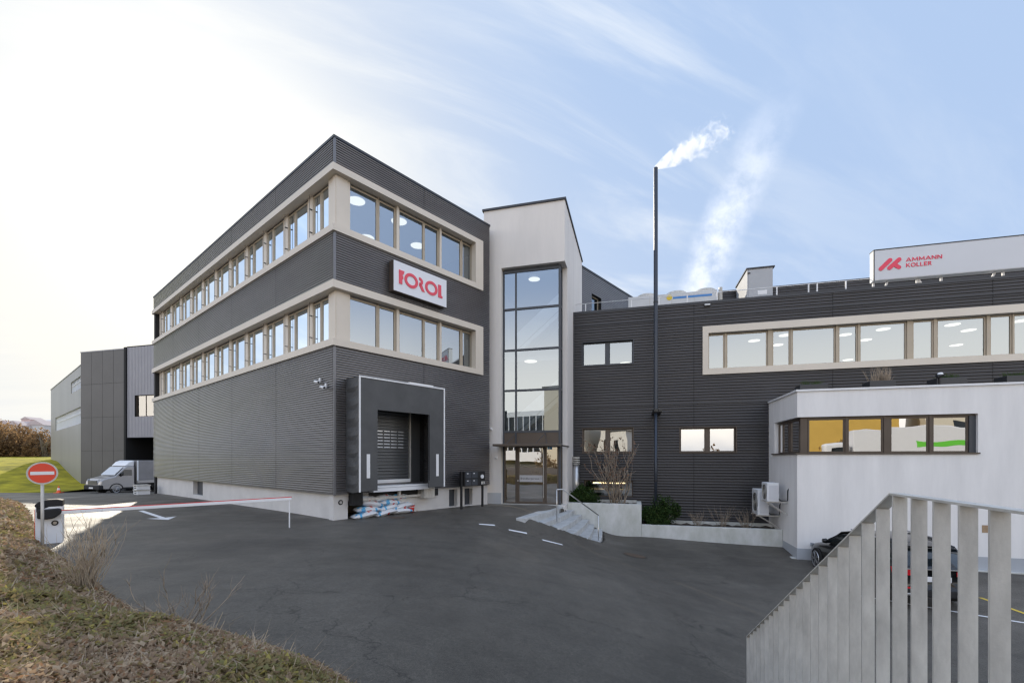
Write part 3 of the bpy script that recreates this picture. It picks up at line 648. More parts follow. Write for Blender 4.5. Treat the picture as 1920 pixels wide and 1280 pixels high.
# ------------------------------------------------------------------ right wing
def right_wing():
    b = thing('office_wing', (8, 21, -1.3), 'long dark ribbed two storey wing with a cream framed strip of windows', 'building')
    zt = 9.18; S1 = 26.; zb = -1.6
    rect = lambda a, c_, pa, y0, y1: (WF.s(a), WF.s(c_), WF.z(pa, y1), WF.z(pa, y0))
    ul = rect(1092, 1187, 1092, 643, 686); ll = rect(1093, 1187, 1093, 803.5, 848); lr = rect(1275, 1380, 1275, 802, 847.5); bs = rect(1095, 1187, 1095, 899, 930)
    st = (WF.s(1317), S1-2, WF.z(1317, 703), WF.z(1317, 613))
    holes = [ul, ll, lr, bs, (st[0]+.04, st[1]-.04, st[2]+.04, st[3]-.04)]
    c = MB(); corrugate(c, WF, cells(.0, S1, zb, zt-.1, holes), .128, .034, [5.55, 11.1, 16.6]); c.build('cladding', M['cladw'], b)
    w = MB()
    for r in cells(0, S1, zb, zt-.1, holes): w.fbox(WF, r[0], r[1], -.3, -.004, r[2], r[3])
    WB = Face(*WF.p(0, 0, 0)[:2], .2631, .9648, -.9648, .2631); w.fbox(WB, .3, 11, -.3, -.004, zb, zt-.1)
    w.fbox(WF, 0, S1, -11.3, -11., zb, zt-.1); w.fbox(WF, S1-.3, S1, -11., -.3, zb, zt-.1)
    w.build('wall', M['backing'], b)
    cp = MB(); cp.fbox(WF, -.02, S1, -.35, .055, zt-.1, zt); cp.fbox(WB, .36, 11, -.35, .03, zt-.1, zt); cp.build('coping', M['coping'], b)
    rf = MB(); rf.fbox(WF, .35, S1, -11, -.36, zt-.5, zt-.3); rf.build('roof', M['roofgrey'], b)
    tr = MB(); tr.fbox(WF, -.02, .06, 0, .05, zb, zt-.1); tr.build('corner_trim', M['coping'], b)
    # thin horizontal joint profiles
    j = MB()
    for z in (WF.z(1075, 612), WF.z(1075, 763)):
        for r in cells(0.06, S1, z-.02, z+.02, holes): j.fbox(WF, r[0], r[1], .0, .045, r[2], r[3])
    j.build('joint_profile', M['coping'], b)
    # punched windows
    for (q, ref, gm) in ((ul, 'darkframe', 'glass'), (ll, 'bronze', 'glassw'), (lr, 'bronze', 'glassw')):
        rv = MB(); rv.fbox(WF, q[0]-.03, q[1]+.03, -.25, .05, q[3], q[3]+.03); rv.fbox(WF, q[0]-.03, q[1]+.03, -.25, .05, q[2]-.04, q[2])
        rv.fbox(WF, q[0]-.03, q[0], -.25, .05, q[2], q[3]); rv.fbox(WF, q[1], q[1]+.03, -.25, .05, q[2], q[3]); rv.build('window_surround', M[ref], b)
        m_ = (q[0]+q[1])/2
        window(WF, q[0], m_-.06, q[2], q[3], -.12, .06, M[ref], M[gm], b); window(WF, m_+.06, q[1], q[2], q[3], -.12, .06, M[ref], M[gm], b)
        p = MB(); p.fbox(WF, m_-.06, m_+.06, -.2, -.1, q[2], q[3]); p.build('mullion', M[ref], b)
    bl = MB(); m_ = (lr[0]+lr[1])/2; bl.quad(*[WF.p(s_, -.19, z) for s_, z in ((lr[0]+.06, lr[2]+.06), (m_-.12, lr[2]+.06), (m_-.12, lr[3]-.06), (lr[0]+.06, lr[3]-.06))]); bl.build('blind', M['whiteplastic'], b)
    window(WF, bs[0], bs[1], bs[2], bs[3], -.15, .05, M['bronze'], M['glassclear'], b, name='basement_window', mull=((bs[0]+bs[1])/2,))
    # strip window
    f = MB(); ih = WF.z(1328, 624, .1); il = WF.z(1328, 691, .1); ia = WF.s(1328.5, .1)
    f.fbox(WF, st[0], st[1], -.22, .1, ih, st[3]); f.fbox(WF, st[0], st[1], -.22, .1, st[2], il); f.fbox(WF, st[0], ia, -.22, .1, il, ih)
    f.build('window_surround', M['cream'], b)
    px = [(1331, 1356), (1364, 1437), (1450, 1479), (1487, 1564), (1574, 1605), (1614, 1697), (1713, 1747), (1759, 1846), (1858, 1894), (1903, 2000), (2014, 2055), (2068, 2180)]
    o = -.14; prev = ia
    for i, (a, c_) in enumerate(px):
        s0 = WF.s(a, o)-.05; s1 = WF.s(c_, o)+.05
        if i == 0: s0 = ia+.01
        window(WF, s0, s1, il+.002, ih-.03, o-.015*(i % 2), .05, M['tan'], M['glass'], b)
        if s0-prev > .03: p = MB(); p.fbox(WF, prev+.003, s0-.003, -.25, -.1, il, ih); p.build('mullion', M['tan'], b)
        prev = s1
    i = MB(); i.fbox(WF, .4, S1-.4, -10.9, -.31, ih+.02, ih+.25); i.fbox(WF, .4, S1-.4, -10.9, -.31, il-.8, il-.6); i.fbox(WF, .4, S1-.4, -9, -8.9, zb, ih)
    i.fbox(WF, .4, S1-.4, -10.9, -.31, .3, .45); i.build('floor_slab', M['inner'], b)
    # set back dark upper screen on the roof
    o2 = -4.2; u = MB(); sa = WF.s(1347, o2); z2 = WF.z(1600, 526, o2)
    corrugate(u, WF, [(sa, S1, zt-.4, z2)], .128, .035, (), o0=o2); u.fbox(WF, sa, S1, o2-4, o2-.004, zt-.4, z2); u.fbox(WF, sa, S1, o2-.1, o2+.06, z2, z2+.06); u.build('roof_screen', M['cladw'], b)
    return b, ih
RW, W_CEIL = right_wing()

# ------------------------------------------------------------------ rear block
def rear_block():
    b = thing('rear_block', LR.p(18, 0, 0), 'dark ribbed upper block with one narrow window behind the stair tower', 'building')
    s0, s1, zt = 14.6, 22.5, 13.1
    h = (LR.s(1109, 0), LR.s(1127, 0), LR.z(1109, 584), LR.z(1109, 550))
    c = MB(); corrugate(c, LR, cells(s0, s1, 7.5, zt-.08, [h]), .11, .03); c.build('cladding', M['clad'], b)
    w = MB()
    for r in cells(s0, s1, -.5, zt-.1, [h]): w.fbox(LR, r[0], r[1], -.3, -.004, r[2], r[3])
    w.fbox(LR, s0, s1, -9, -8.7, -.5, zt-.1); w.fbox(LR, s1-.3, s1, -8.7, -.3, -.5, zt-.1); w.fbox(LR, s0, s0+.3, -8.7, -.3, -.5, zt-.1); w.build('wall', M['backing'], b)
    r = MB(); r.fbox(LR, s0-.03, s1+.05, -9, .05, zt-.1, zt); r.build('roof', M['coping'], b)
    window(LR, h[0], h[1], h[2], h[3], -.2, .05, M['tan'], M['glass'], b)
    return b
rear_block()

# ------------------------------------------------------------------ white annex
def annex():
    b = thing('white_annex', (12.5, 17.5, -1.7), 'low white rendered annex with a bronze corner window and flat roof', 'building')
    zt = 4.43; zb = -2.2; S1 = 16.; D = 3.66
    zw0, zw1 = 2.2, 3.5
    hF = (-.01, AF.s(1834), zw0, zw1); hL = (-.01, AL.s(1452), zw0, zw1)
    w = MB()
    for r in cells(0, S1, zb, zt, [hF]): w.fbox(AF, r[0], r[1], -.3, 0, r[2], r[3])
    for r in cells(.3, D, zb, zt, [hL]): w.fbox(AL, r[0], r[1], -.3, 0, r[2], r[3])
    w.build('wall', M['white'], b)
    c = MB(); c.fbox(AF, -.05, S1, -.4, .05, zt, zt+.07); c.fbox(AL, .4, D, -.4, .05, zt, zt+.07); c.build('coping', M['whitepaint'], b)
    r = MB(); r.fbox(AF, .3, S1, -D, -.3, zt-.4, zt-.15); r.build('roof', M['roofgrey'], b)
    p = MB(); p.fbox(AF, -.012, S1, 0, .012, zb, -1.27); p.fbox(AL, .0, D, 0, .012, zb, -1.27); p.build('plinth', M['greyplinth'], b)
    sl = MB(); sl.fbox(AF, -.06, hF[1]+.03, -.2, .06, zw0-.05, zw0+.0); sl.fbox(AL, .2, hL[1]+.25, -.2, .06, zw0-.05, zw0+.0); sl.build('window_sill', M['bronze'], b)
    o = -.14
    hd = MB(); hd.fbox(AF, .14, hF[1], -.25, o+.02, zw1-.06, zw1); hd.fbox(AL, .25, hL[1], -.25, o+.02, zw1-.06, zw1); hd.fbox(AF, .14, AF.s(1516, o)-.04, -.3, o+.02, zw0, zw1-.06); hd.build('window_head', M['bronze'], b)
    prev = None
    for (a, c_) in ((1517, 1582), (1591, 1654), (1671, 1739), (1750, 1813)):
        s0, s1 = AF.s(a, o)-.04, AF.s(c_, o)+.04
        window(AF, s0, s1, zw0+.003, zw1-.062, o, .05, M['bronze'], M['glassw'], b)
        if prev: q = MB(); q.fbox(AF, prev+.002, s0-.002, -.28, o+.03, zw0, zw1-.06); q.build('mullion', M['bronze'], b)
        prev = s1
    q = MB(); q.fbox(AF, prev+.002, hF[1], -.28, -.1, zw0, zw1-.06); q.build('mullion', M['darkframe'], b)
    window(AL, .25, 1.25, zw0+.003, zw1-.062, o, .05, M['bronze'], M['glassclear'], b); window(AL, 1.4, hL[1]-.05, zw0+.003, zw1-.062, o, .05, M['bronze'], M['glassclear'], b, mull=(2.2,))
    q = MB(); q.fbox(AL, 1.252, 1.398, -.28, o+.03, zw0, zw1-.06); q.build('mullion', M['bronze'], b)
    q = MB(); t_ = AF.s(1848, 0); q.fbox(AF, t_-.1, t_+.1, .002, .01, AF.z(1848, 998, 0), AF.z(1848, 984, 0)); q.build('wall_plate', M['wood'], b)
    bl = MB()
    for k in range(16): bl.fbox(AL, 1.45, hL[1]-.1, -.32, -.29, zw0+.06+k*.072, zw0+.085+k*.072)
    bl.build('blind', M['inner'], b)
    i = MB(); i.fbox(AF, .35, S1, -D+.1, -.35, zw0-.75, zw0-.6); i.fbox(AF, .35, S1, -D+.1, -.35, zw1+.1, zw1+.2); i.fbox(AF, .35, S1, -D+.05, -D+.1, zw0-.6, zw1+.1); i.build('floor_slab', M['innerdark'], b)
    return b
annex()
k = MB()
for i in range(12): k.fbox(AL, i*.3, i*.3+.285, .02, .17, -1.95, -1.66+.02*(i < 6)); 
k.fbox(AF, -.2, 16, .02, .17, -1.95, -1.71)
tag(k.build('kerb', M['concrete']), 'pale concrete edging along the foot of the white annex', kind='structure')

# ------------------------------------------------------------------ planters, stairs
PF = Face(5.58, 19.48, *AX, *AN)
def planters():
    for (nm, s0, s1, top, lab) in (('retaining_wall', -3.2, 0, .02, 'tall pale concrete planter wall beside the steps'), ('retaining_wall', .006, 5.42, -.85, 'low mossy concrete planter wall below the dark wing')):
        b = thing(nm, PF.p((s0+s1)/2, 0, -1.4), lab, 'planter wall')
        m = MB(); m.fbox(PF, s0, s1, -.22, 0, -2.0, top)
        if s1 == 0: m.fbox(PF, s1-.2, s1, -1.55, -.22, -2.0, top)
        n = 4 if s1 else 3
        m.build('wall', M['concrete'], b, bevel=.012)
        so = MB(); N_ = 22; w_ = 1.25
        def hz(i, j): return top-.1+.05*math.sin(i*1.9+j*2.3)+random.uniform(-.02, .02)
        H = [[hz(i, j) for j in range(6)] for i in range(N_+1)]
        e1 = s1-.2 if s1 == 0 else s1
        for i in range(N_):
            for j in range(5):
                P_ = lambda a, c_: PF.p(s0+(e1-s0)*a/N_, -.2-w_*c_/5, H[a][c_])
                so.quad(P_(i, j), P_(i+1, j), P_(i+1, j+1), P_(i, j+1))
        so.build('soil', M['soil'], b, smooth=True)
        kb = MB(); kb.fbox(PF, s0+(1.0 if s1 == 0 else .6), e1, -1.56, -1.45, -2, top+.04); kb.build('back_kerb', M['concrete'], b)
planters()
def stairs():
    b = thing('outdoor_stairs', (2.8, 18.5, -1), 'five shallow grey stone steps fanning down beside the tall planter wall', 'stairs')
    R_ = [(1071, 952), (1082.5, 960), (1095, 967.5), (1108, 976), (1119, 986), (1133, 994)]
    L_ = [(987, 970.6), (1019, 980), (1050, 990), (1077, 999), (1103, 1008), (1125, 1014)]
    zz = [-.07]+[-.1-.2*i for i in range(1, 6)]
    Rp = [on_z(*p, z) for p, z in zip(R_, zz)]; Lp = [on_z(*p, z) for p, z in zip(L_, zz)]
    Rp = [(p[0], PF.o[1]+(PF.o[0]-p[0])*.2727-.02, p[2]) for p in Rp]
    for i in range(6):
        r = Vector(Rp[i]); l = Vector(Lp[i]); d = (l-r).normalized(); l2 = l+d*.14
        r.z = l2.z = zz[i]
        nx = Vector((d.y, -d.x, 0))
        if nx.x > 0: nx = -nx
        back = (.34, 1.5, 1.0, .9, .8, .8)[i]
        p = [r, r+nx*back, l2+nx*back, l2]
        # curved front edge
        fr = []
        for k in range(9):
            t = k/8; q = r.lerp(l2, t)+Vector((math.sin(t*math.pi)*.10*(1-i/8), math.sin(t*math.pi)*-.02, 0)); fr.append(q)
        poly = fr+[l2+nx*back, r+nx*back]
        m = MB(); m.prism([(q.x, q.y, zz[i]-.42) for q in poly], (0, 0, .42)); m.build('step', M['step'], b, bevel=.015)
    return Rp, Lp
SR, SL = stairs()
def handrail():
    a = on_z(1044, 967, -.08); c = on_z(1122, 1013, -1.1)
    b = thing('handrail', a, 'slim steel handrail over the stone steps', 'handrail')
    h = .96; A = Vector(a); B = Vector(c)
    ta = Vector((A.x, A.y, A.z+h)); tb = Vector((B.x, B.y, B.z+h))
    m = MB(); m.tube([A-Vector((0, 0, .2)), ta], .02, 8); m.build('post', M['steel'], b, True)
    m = MB(); m.tube([B-Vector((0, 0, .3)), tb], .02, 8); m.build('post', M['steel'], b, True)
    f = ta+(tb-ta)*.14; f.z = ta.z
    m = MB(); m.tube([ta-Vector((0, 0, .02)), ta+Vector((.02, 0, 0)), f, tb], .022, 8); m.build('rail', M['steel'], b, True)
handrail()

# ------------------------------------------------------------------ far left factory
K_ = 1.3; FF = Face(-35.26*K_, 37.*K_, *AX, *AN); FL = Face(-35.26*K_, 37.*K_, -.769, .639, -.639, -.769)
def factory():
    b = thing('factory_building', (-31, 37, -.6), 'grey panelled factory hall beyond the delivery van', 'building')
    m_dark = mat('dark facade panel', (.085, .085, .09), .45, .3, .12, .3); m_light = mat('light grey trapezoid sheet', (.3, .3, .33), .45, .2, .08, .4); m_pale = mat('pale grey facade sheet', (.3, .3, .29), .42, .3, .1, .3, stretch=(1, 1, .1))
    zt = 13.25
    d = MB()
    for i in range(4):
        zs = [-1.9, 2.8, 6.3, 9.8, zt-.05]
        for k in range(4): d.fbox(FF, i*1.586+.015, i*1.586+1.571, .0, .03, zs[k]+.012, zs[k+1]-.012)
    d.build('facade_panel', m_dark, b)
    c = MB(); c.fbox(FF, 0, 6.37, -8, -.002, -2.2, zt-.05); c.fbox(FF, 6.37, 6.63, -8, .15, -2.2, zt+.12); c.build('wall', M['backing'], b)
    c = MB(); c.fbox(FF, -.05, 6.37, -8, .06, zt-.05, zt+.05); c.build('coping', m_light, b)
    s1 = 10.8; h = (FF.s(253), FF.s(289), FF.z(253, 781), FF.z(253, 741)); zb = 4.13; zt2 = 13.35
    r = MB(); corrugate(r, FF, cells(6.63, s1, zb, zt2, [h]), .2, .035, (), True); r.build('cladding', m_light, b)
    c = MB()
    for q in cells(6.63, s1, zb, zt2, [h]): c.fbox(FF, q[0], q[1], -.3, -.003, q[2], q[3])
    c.fbox(FF, 6.63, s1, -7, -.3, zb, zb+.2); c.fbox(FF, 6.63, s1, -7, .05, zt2, zt2+.08); c.fbox(FF, s1-.3, s1, -7, -.3, -2.2, zt2); c.fbox(FF, 6.63, s1, -7.2, -7, -2.2, zt2); c.build('wall', M['backing'], b)
    window(FF, h[0], h[1], h[2], h[3], -.15, .06, M['bronze'], M['glassclear'], b, mull=((h[0]+h[1])/2,))
    # long pale side hall
    zs = 11.88; hs = [(.0, FL.s(104), FL.z(120, 803), FL.z(120, 776)), (.0, FL.s(133), FL.z(140, 734), FL.z(140, 712))]
    w = MB()
    for q in cells(0.1, 27.3, -2.2, zs, [(x[0]+.1, x[1], x[2], x[3]) for x in hs]):
        n = max(1, int((q[1]-q[0])/1.0))
        for k in range(n):
            a = q[0]+(q[1]-q[0])*k/n; e = q[0]+(q[1]-q[0])*(k+1)/n; w.fbox(FL, a+.01, e-.01, -.2, 0, q[2], q[3])
    w.build('side_wall', m_pale, b)
    c = MB(); c.fbox(FL, .1, 27.3, -6, -.21, -2.2, zs-.6); c.fbox(FL, 0, 27.4, -6, .05, zs, zs+.1); c.build('side_roof', m_pale, b)
    for x in hs:
        g_ = MB(); n = int((x[1]-x[0])/.95); 
        for k in range(n+1):
            s_ = x[0]+.1+(x[1]-x[0]-.15)*k/n; g_.fbox(FL, s_, s_+.07, -.19, -.1, x[2], x[3])
        g_.fbox(FL, x[0]+.1, x[1], -.19, -.12, (x[2]+x[3])/2+.2, (x[2]+x[3])/2+.27)
        f = g_.build('window', M['whitepaint'], b)
        p = MB(); p.quad(*[FL.p(s_, -.195, z) for s_, z in ((x[0]+.1, x[2]), (x[1], x[2]), (x[1], x[3]), (x[0]+.1, x[3]))]); p.build('pane', M['glass'], f)
factory()
m = MB(); m.fbox(FL, -.3, 26, .0, 1.2, -2.2, -1.25); tag(m.build('pavement', M['concrete']), 'grey paved strip along the factory side wall', kind='structure')

# ------------------------------------------------------------------ bank and lawn
BND = [(-40, 27), (-30, 24.3), (-23.5, 21.6), (-19.5, 18.2), (-13.6, 12.9), (-10.7, 10.3), (-8.6, 8.7), (-6.67, 7.2), (-5.4, 6.2), (-4.45, 5.55), (-3.1, 5.08), (-1.98, 4.52), (-1.2, 3.95), (-.7, 3.3), (-.5, 2.3), (-.4, 0), (-.4, -8)]
_b = np.array(BND)
def bank_d(X, Y):
    X = np.asarray(X, float); Y = np.asarray(Y, float); best = np.full(X.shape, 1e9); sgn = np.ones(X.shape)
    for (a, c_) in zip(_b[:-1], _b[1:]):
        d = c_-a; L2 = d@d; t = np.clip(((X-a[0])*d[0]+(Y-a[1])*d[1])/L2, 0, 1)
        dx = X-(a[0]+d[0]*t); dy = Y-(a[1]+d[1]*t); r = np.hypot(dx, dy); cr = d[0]*dy-d[1]*dx
        m_ = r < best; best = np.where(m_, r, best); sgn = np.where(m_, np.where(cr < 0, 1, -1), sgn)
    return best*sgn
def bank_z(X, Y):
    d = bank_d(X, Y); h = .85*(1-np.exp(-np.maximum(d, 0)/1.6))
    n = .05*np.sin(X*2.1+Y*1.3)*np.cos(Y*2.7-X)+.03*np.sin(X*6.1+1)*np.sin(Y*5.3)
    return gz_arr(X, Y)+h+n*np.clip(d*2, 0, 1)+np.where(d < 0, d*1.2, 0)-.03
bx = np.concatenate([np.arange(-42, -14, .6), np.arange(-14, .4, .12)]); by = np.concatenate([np.arange(-8, 1.5, .5), np.arange(1.5, 14, .12), np.arange(14, 28, .5)])
tag(grid_mesh('bank', bx, by, bank_z, M['bank']), 'planted earth bank along the yard', kind='structure')
def ground_cover():
    n = 390000; V = []; F = []; MI = []
    Yc = 1.9/rng.uniform(.065, .80, n); K = rng.uniform(-1.25, -.05, n); X = K*Yc; Y = Yc
    d = bank_d(X, Y); keep = (d > -.12+.25*(rng.random(n)-.5)) & (Y < 30) & (X > -41)
    X, Y, d = X[keep], Y[keep], d[keep]; n = len(X)
    sz = (.014+.0048*Y)*rng.uniform(.55, 1.5, n); Z = bank_z(X, Y)+rng.random(n)**1.6*(.06+.07*np.clip(d, 0, 1))+.01
    th = rng.uniform(0, 2*np.pi, n); tilt = rng.normal(0, .6, n); ro = rng.normal(0, .5, n)
    u = np.c_[np.cos(th)*np.cos(tilt), np.sin(th)*np.cos(tilt), np.sin(tilt)]; w = np.c_[-np.sin(th)*np.cos(ro), np.cos(th)*np.cos(ro), np.sin(ro)]
    P = np.c_[X, Y, Z]; a = u*sz[:, None]; b_ = w*(sz*.55)[:, None]
    vs = np.stack([P-a, P-b_, P+a, P+b_], 1).reshape(-1, 3)
    fs = np.arange(4*n).reshape(n, 4)
    # patchy colour: clumps of green leaves, the rest brown
    pn = np.array([mnoise.noise((x*.9, y*.9, 0.)) + .5*mnoise.noise((x*2.7, y*2.7, 3.)) for x, y in zip(X, Y)])
    r = rng.random(n); green = pn+.25*np.clip(1.2-np.abs(d-1.0), 0, 1)-.1 > rng.normal(0.12, .2, n)
    mi = np.where(green, np.where(r < .42, 0, np.where(r < .78, 1, np.where(r < .88, 4, 2))), np.where(r < .5, 2, np.where(r < .8, 3, np.where(r < .9, 0, 5))))
    # twigs
    nt = 5200; Yt = 1.9/rng.uniform(.1, .64, nt); Xt = rng.uniform(-1.25, -.1, nt)*Yt; dt = bank_d(Xt, Yt); kp = (dt > .1) & (Yt < 20); Xt, Yt = Xt[kp], Yt[kp]; nt = len(Xt)
    Zt = bank_z(Xt, Yt)+.03; th = rng.uniform(0, 2*np.pi, nt); ln = rng.uniform(.08, .35, nt)*(1+Yt*.05); el = rng.uniform(-.05, .9, nt)
    D = np.c_[np.cos(th)*np.cos(el), np.sin(th)*np.cos(el), np.sin(el)]*ln[:, None]; S = np.c_[-np.sin(th), np.cos(th), np.zeros(nt)]*(.0022+.0005*Yt)[:, None]; U = np.c_[np.zeros(nt), np.zeros(nt), .0022+.0005*Yt]
    p = np.c_[Xt, Yt, Zt]; mid = p+D*.55+np.c_[rng.normal(0, .02, (nt, 2)), rng.normal(0, .015, nt)]
    tv = np.stack([p-S, p+S, mid+S*.8, mid-S*.8, p+D, mid+U], 1).reshape(-1, 3); b0 = len(vs)
    k = b0+np.arange(nt)*6
    tf = np.concatenate([np.c_[k, k+1, k+2, k+3], np.c_[k+3, k+2, k+4, k+4][:, :3].repeat(1, 0) if False else np.c_[k+3, k+2, k+4, k+5]])
    allv = np.concatenate([vs, tv]); allf = np.concatenate([fs, tf]); ami = np.concatenate([mi, np.where(rng.random(len(tf)) < .6, 6, 3)])
    me = bpy.data.meshes.new('ground_cover'); me.vertices.add(len(allv)); me.vertices.foreach_set('co', allv.ravel())
    me.loops.add(allf.size); me.loops.foreach_set('vertex_index', allf.ravel().astype(np.int32)); me.polygons.add(len(allf))
    me.polygons.foreach_set('loop_start', np.arange(0, allf.size, 4, dtype=np.int32)); me.polygons.foreach_set('material_index', ami.astype(np.int32))
    for q in M['gc']+[M['twig']]: me.materials.append(q)
    me.update(calc_edges=True); o = bpy.data.objects.new('ground_cover', me); col.objects.link(o)
    tag(o, 'low mixed green and brown ground cover with dry twigs on the bank', 'ground cover', kind='stuff')
ground_cover()

def lawn_z(X, Y):
    X = X/1.3; Y = Y/1.3
    return -1.1+3.3*(1-np.exp(-np.maximum(Y-29.5, 0)/13))*np.clip((-X-31)/14, .2, 1.12)-np.where(Y < 30, (30-Y)*.3, 0)
tag(grid_mesh('lawn', np.arange(-150, -40, 1.4), np.arange(37.2, 110, 1.4), lambda X, Y: lawn_z(X, Y)-np.where(X > -36, np.clip((X+36)*.0, 0, 9), 0), M['lawn']), 'bright sunlit lawn slope beside the factory', 'lawn', kind='stuff')

# ------------------------------------------------------------------ plants
def bare_shrub(name, base, n, h, spread, r0, m, label, cat, group=None, sub=3, leaves=0, seed=1, lm=None, up=.6):
    rs = random.Random(seed); b = thing(name, base, label, cat, group); mb = MB(); lv = MB(); tips = []
    def branch(p, d, ln, r, depth):
        pts = [p]; q = Vector(p); d = Vector(d)
        for k in range(4):
            d = (d+Vector((rs.uniform(-.22, .22), rs.uniform(-.22, .22), rs.uniform(-.05, .16)))).normalized(); q = q+d*ln/4; pts.append(q.copy())
        mb.tube(pts, [r, r*.85, r*.7, r*.55, r*.4], 5)
        tips.append(pts[-1]); tips.append(pts[-2]); tips.append(pts[2])
        if depth > 0:
            for k in range(rs.randint(2, 3)):
                i = rs.randint(1, 4); dd = (d+Vector((rs.uniform(-.8, .8), rs.uniform(-.8, .8), rs.uniform(0, .6)))).normalized()
                branch(pts[i], dd, ln*rs.uniform(.4, .65), r*.55, depth-1)
    for i in range(n):
        a = rs.uniform(0, 6.28); d = Vector((math.cos(a)*spread, math.sin(a)*spread, up+rs.uniform(0, .5))).normalized()
        p = Vector(base)+Vector((rs.uniform(-1, 1), rs.uniform(-1, 1), 0))*.06*h*2; p.z = base[2]-.05
        branch(p, d, h*rs.uniform(.55, .8), r0*rs.uniform(.7, 1.1), sub)
    mb.build('stems', m, b, True)
    for k in range(leaves):
        p = rs.choice(tips)+Vector((rs.uniform(-.05, .05), rs.uniform(-.05, .05), rs.uniform(-.06, .02)))
        u = Vector((rs.uniform(-1, 1), rs.uniform(-1, 1), rs.uniform(-1, 1))).normalized()*.028*(h/1.5); w = u.orthogonal().normalized()*.018*(h/1.5)
        lv.quad(p-u, p-w, p+u, p+w)
    if leaves: lv.build('leaves', lm or M['dryleaf'], b)
    return b
def leafy_shrub(name, base, rx, ry, rz, nleaf, ls, mats, label, cat, seed=1, group=None, stems=True, core=True):
    rs = np.random.default_rng(seed); b = thing(name, base, label, cat, group)
    nc = 26; cc = rs.normal(0, 1, (nc, 3)); cc /= np.linalg.norm(cc, axis=1)[:, None]; cc *= rs.uniform(.25, .85, nc)[:, None]**.6
    cc[:, 2] = np.abs(cc[:, 2])*1.0; cr = rs.uniform(.22, .42, nc)
    k = rs.integers(0, nc, nleaf); v = rs.normal(0, 1, (nleaf, 3)); v /= np.linalg.norm(v, axis=1)[:, None]
    P = (cc[k]+v*cr[k][:, None]*rs.uniform(.6, 1.05, nleaf)[:, None])*np.array([rx, ry, rz])
    P[:, 2] = np.maximum(P[:, 2], -.05)
    u = v+rs.normal(0, .7, (nleaf, 3)); u /= np.linalg.norm(u, axis=1)[:, None]; w = np.cross(u, rs.normal(0, 1, (nleaf, 3))); w /= np.linalg.norm(w, axis=1)[:, None]
    s = ls*rs.uniform(.6, 1.4, nleaf)[:, None]
    vs = np.stack([P-u*s, P-w*s*.5, P+u*s, P+w*s*.5], 1).reshape(-1, 3)
    me = bpy.data.meshes.new('foliage'); me.from_pydata(vs.tolist(), [], np.arange(4*nleaf).reshape(-1, 4).tolist())
    for q in mats: me.materials.append(q)
    me.polygons.foreach_set('material_index', rs.integers(0, len(mats), nleaf).astype(np.int32)); me.update()
    o = bpy.data.objects.new('foliage', me); col.objects.link(o); o.parent = b
    if stems:
        mb = MB()
        for i in range(7):
            e = Vector((cc[i][0]*rx, cc[i][1]*ry, max(.2, cc[i][2])*rz)); mb.tube([Vector(base)+Vector((0, 0, -.1)), Vector(base)+e*.5+Vector((0, 0, .05)), Vector(base)+e], [.03*rz, .022*rz, .01*rz], 5)
        mb.build('stems', M['bark'], b, True)
    return b
leafy_shrub('evergreen_shrub', PF.p(-2.55, -.7, -.05), .62, .5, .85, 5200, .045, [M['leafg'], M['leafg2'], M['leafg']], 'rounded dark evergreen shrub in the tall planter beside the entrance', 'shrub', 3)
leafy_shrub('evergreen_shrub', PF.p(.9, -.75, -.95), .95, .6, 1.15, 7000, .045, [M['leafg'], M['leafg2'], M['leafg']], 'wide dark evergreen shrub around the foot of the chimney', 'shrub', 5)
bare_shrub('bare_shrub', PF.p(-1.05, -.75, -.05), 16, 2.7, .46, .028, M['barkw'], 'tall bare many stemmed shrub with few brown leaves in the planter', 'shrub', leaves=420, seed=4, up=.9)
for k, (s_, h, sd, lab) in enumerate(((2.35, .75, 1, 'small leafless twiggy bush next to the wide evergreen shrub'), (3.3, .85, 2, 'leafless twiggy bush in the middle of the low planter'), (4.3, .8, 3, 'leafless twiggy bush below the air conditioning units'))):
    bare_shrub('bare_shrub', PF.p(s_, -.8, -.97), 15, h*1.1, .55, .011, M['barkw'], lab, 'shrub', group='bare bushes in the low planter', sub=2, seed=sd)
p0 = (-6.15, 6.5); bare_shrub('dry_shrub', (p0[0], p0[1], float(bank_z(np.array([p0[0]]), np.array([p0[1]]))[0])), 64, 1.08, .30, .0068, M['straw'], 'dense straw coloured dry shrub on the bank in front of the barrier', 'shrub', sub=1, seed=8, up=.8)
p0 = (-3.75, 5.2); bare_shrub('dry_shrub', (p0[0], p0[1], float(bank_z(np.array([p0[0]]), np.array([p0[1]]))[0])), 13, .74, .6, .0105, M['barkw'], 'small open leafless shrub on the bank edge nearest the asphalt', 'shrub', sub=2, seed=12, up=.6)
# trees beyond the lawn
for k, (px, Y, rx, rz, lab) in enumerate(((15, 64, 5.5, 5.2, 'broad rust brown hedge tree at the very left edge above the lawn'), (50, 66, 4.2, 4.6, 'rusty brown tree second from the picture edge above the lawn'), (-45, 60, 6, 6, 'brown tree outside beyond the left picture edge'), (72, 62, 2.6, 3.3, 'smaller orange brown tree next to the factory side wall'))):
    Y *= 1.3; X = (px-CX)/FPX*Y; rx *= 1.3; rz *= 1.3; leafy_shrub('autumn_tree', (X, Y, float(lawn_z(np.array([X]), np.array([Y]))[0])-.3), rx*.8, rx*.7, rz, 7000, .2, [M['autumn'], M['autumn2'], M['autumn']], lab, 'tree', 20+k, 'brown trees beyond the lawn')
bare_shrub('bare_tree', ((88-CX)/FPX*80, 80, .8), 5, 6.5, .35, .13, M['bark'], 'thin grey leafless tree against the factory corner', 'tree', sub=3, seed=6, up=1.)
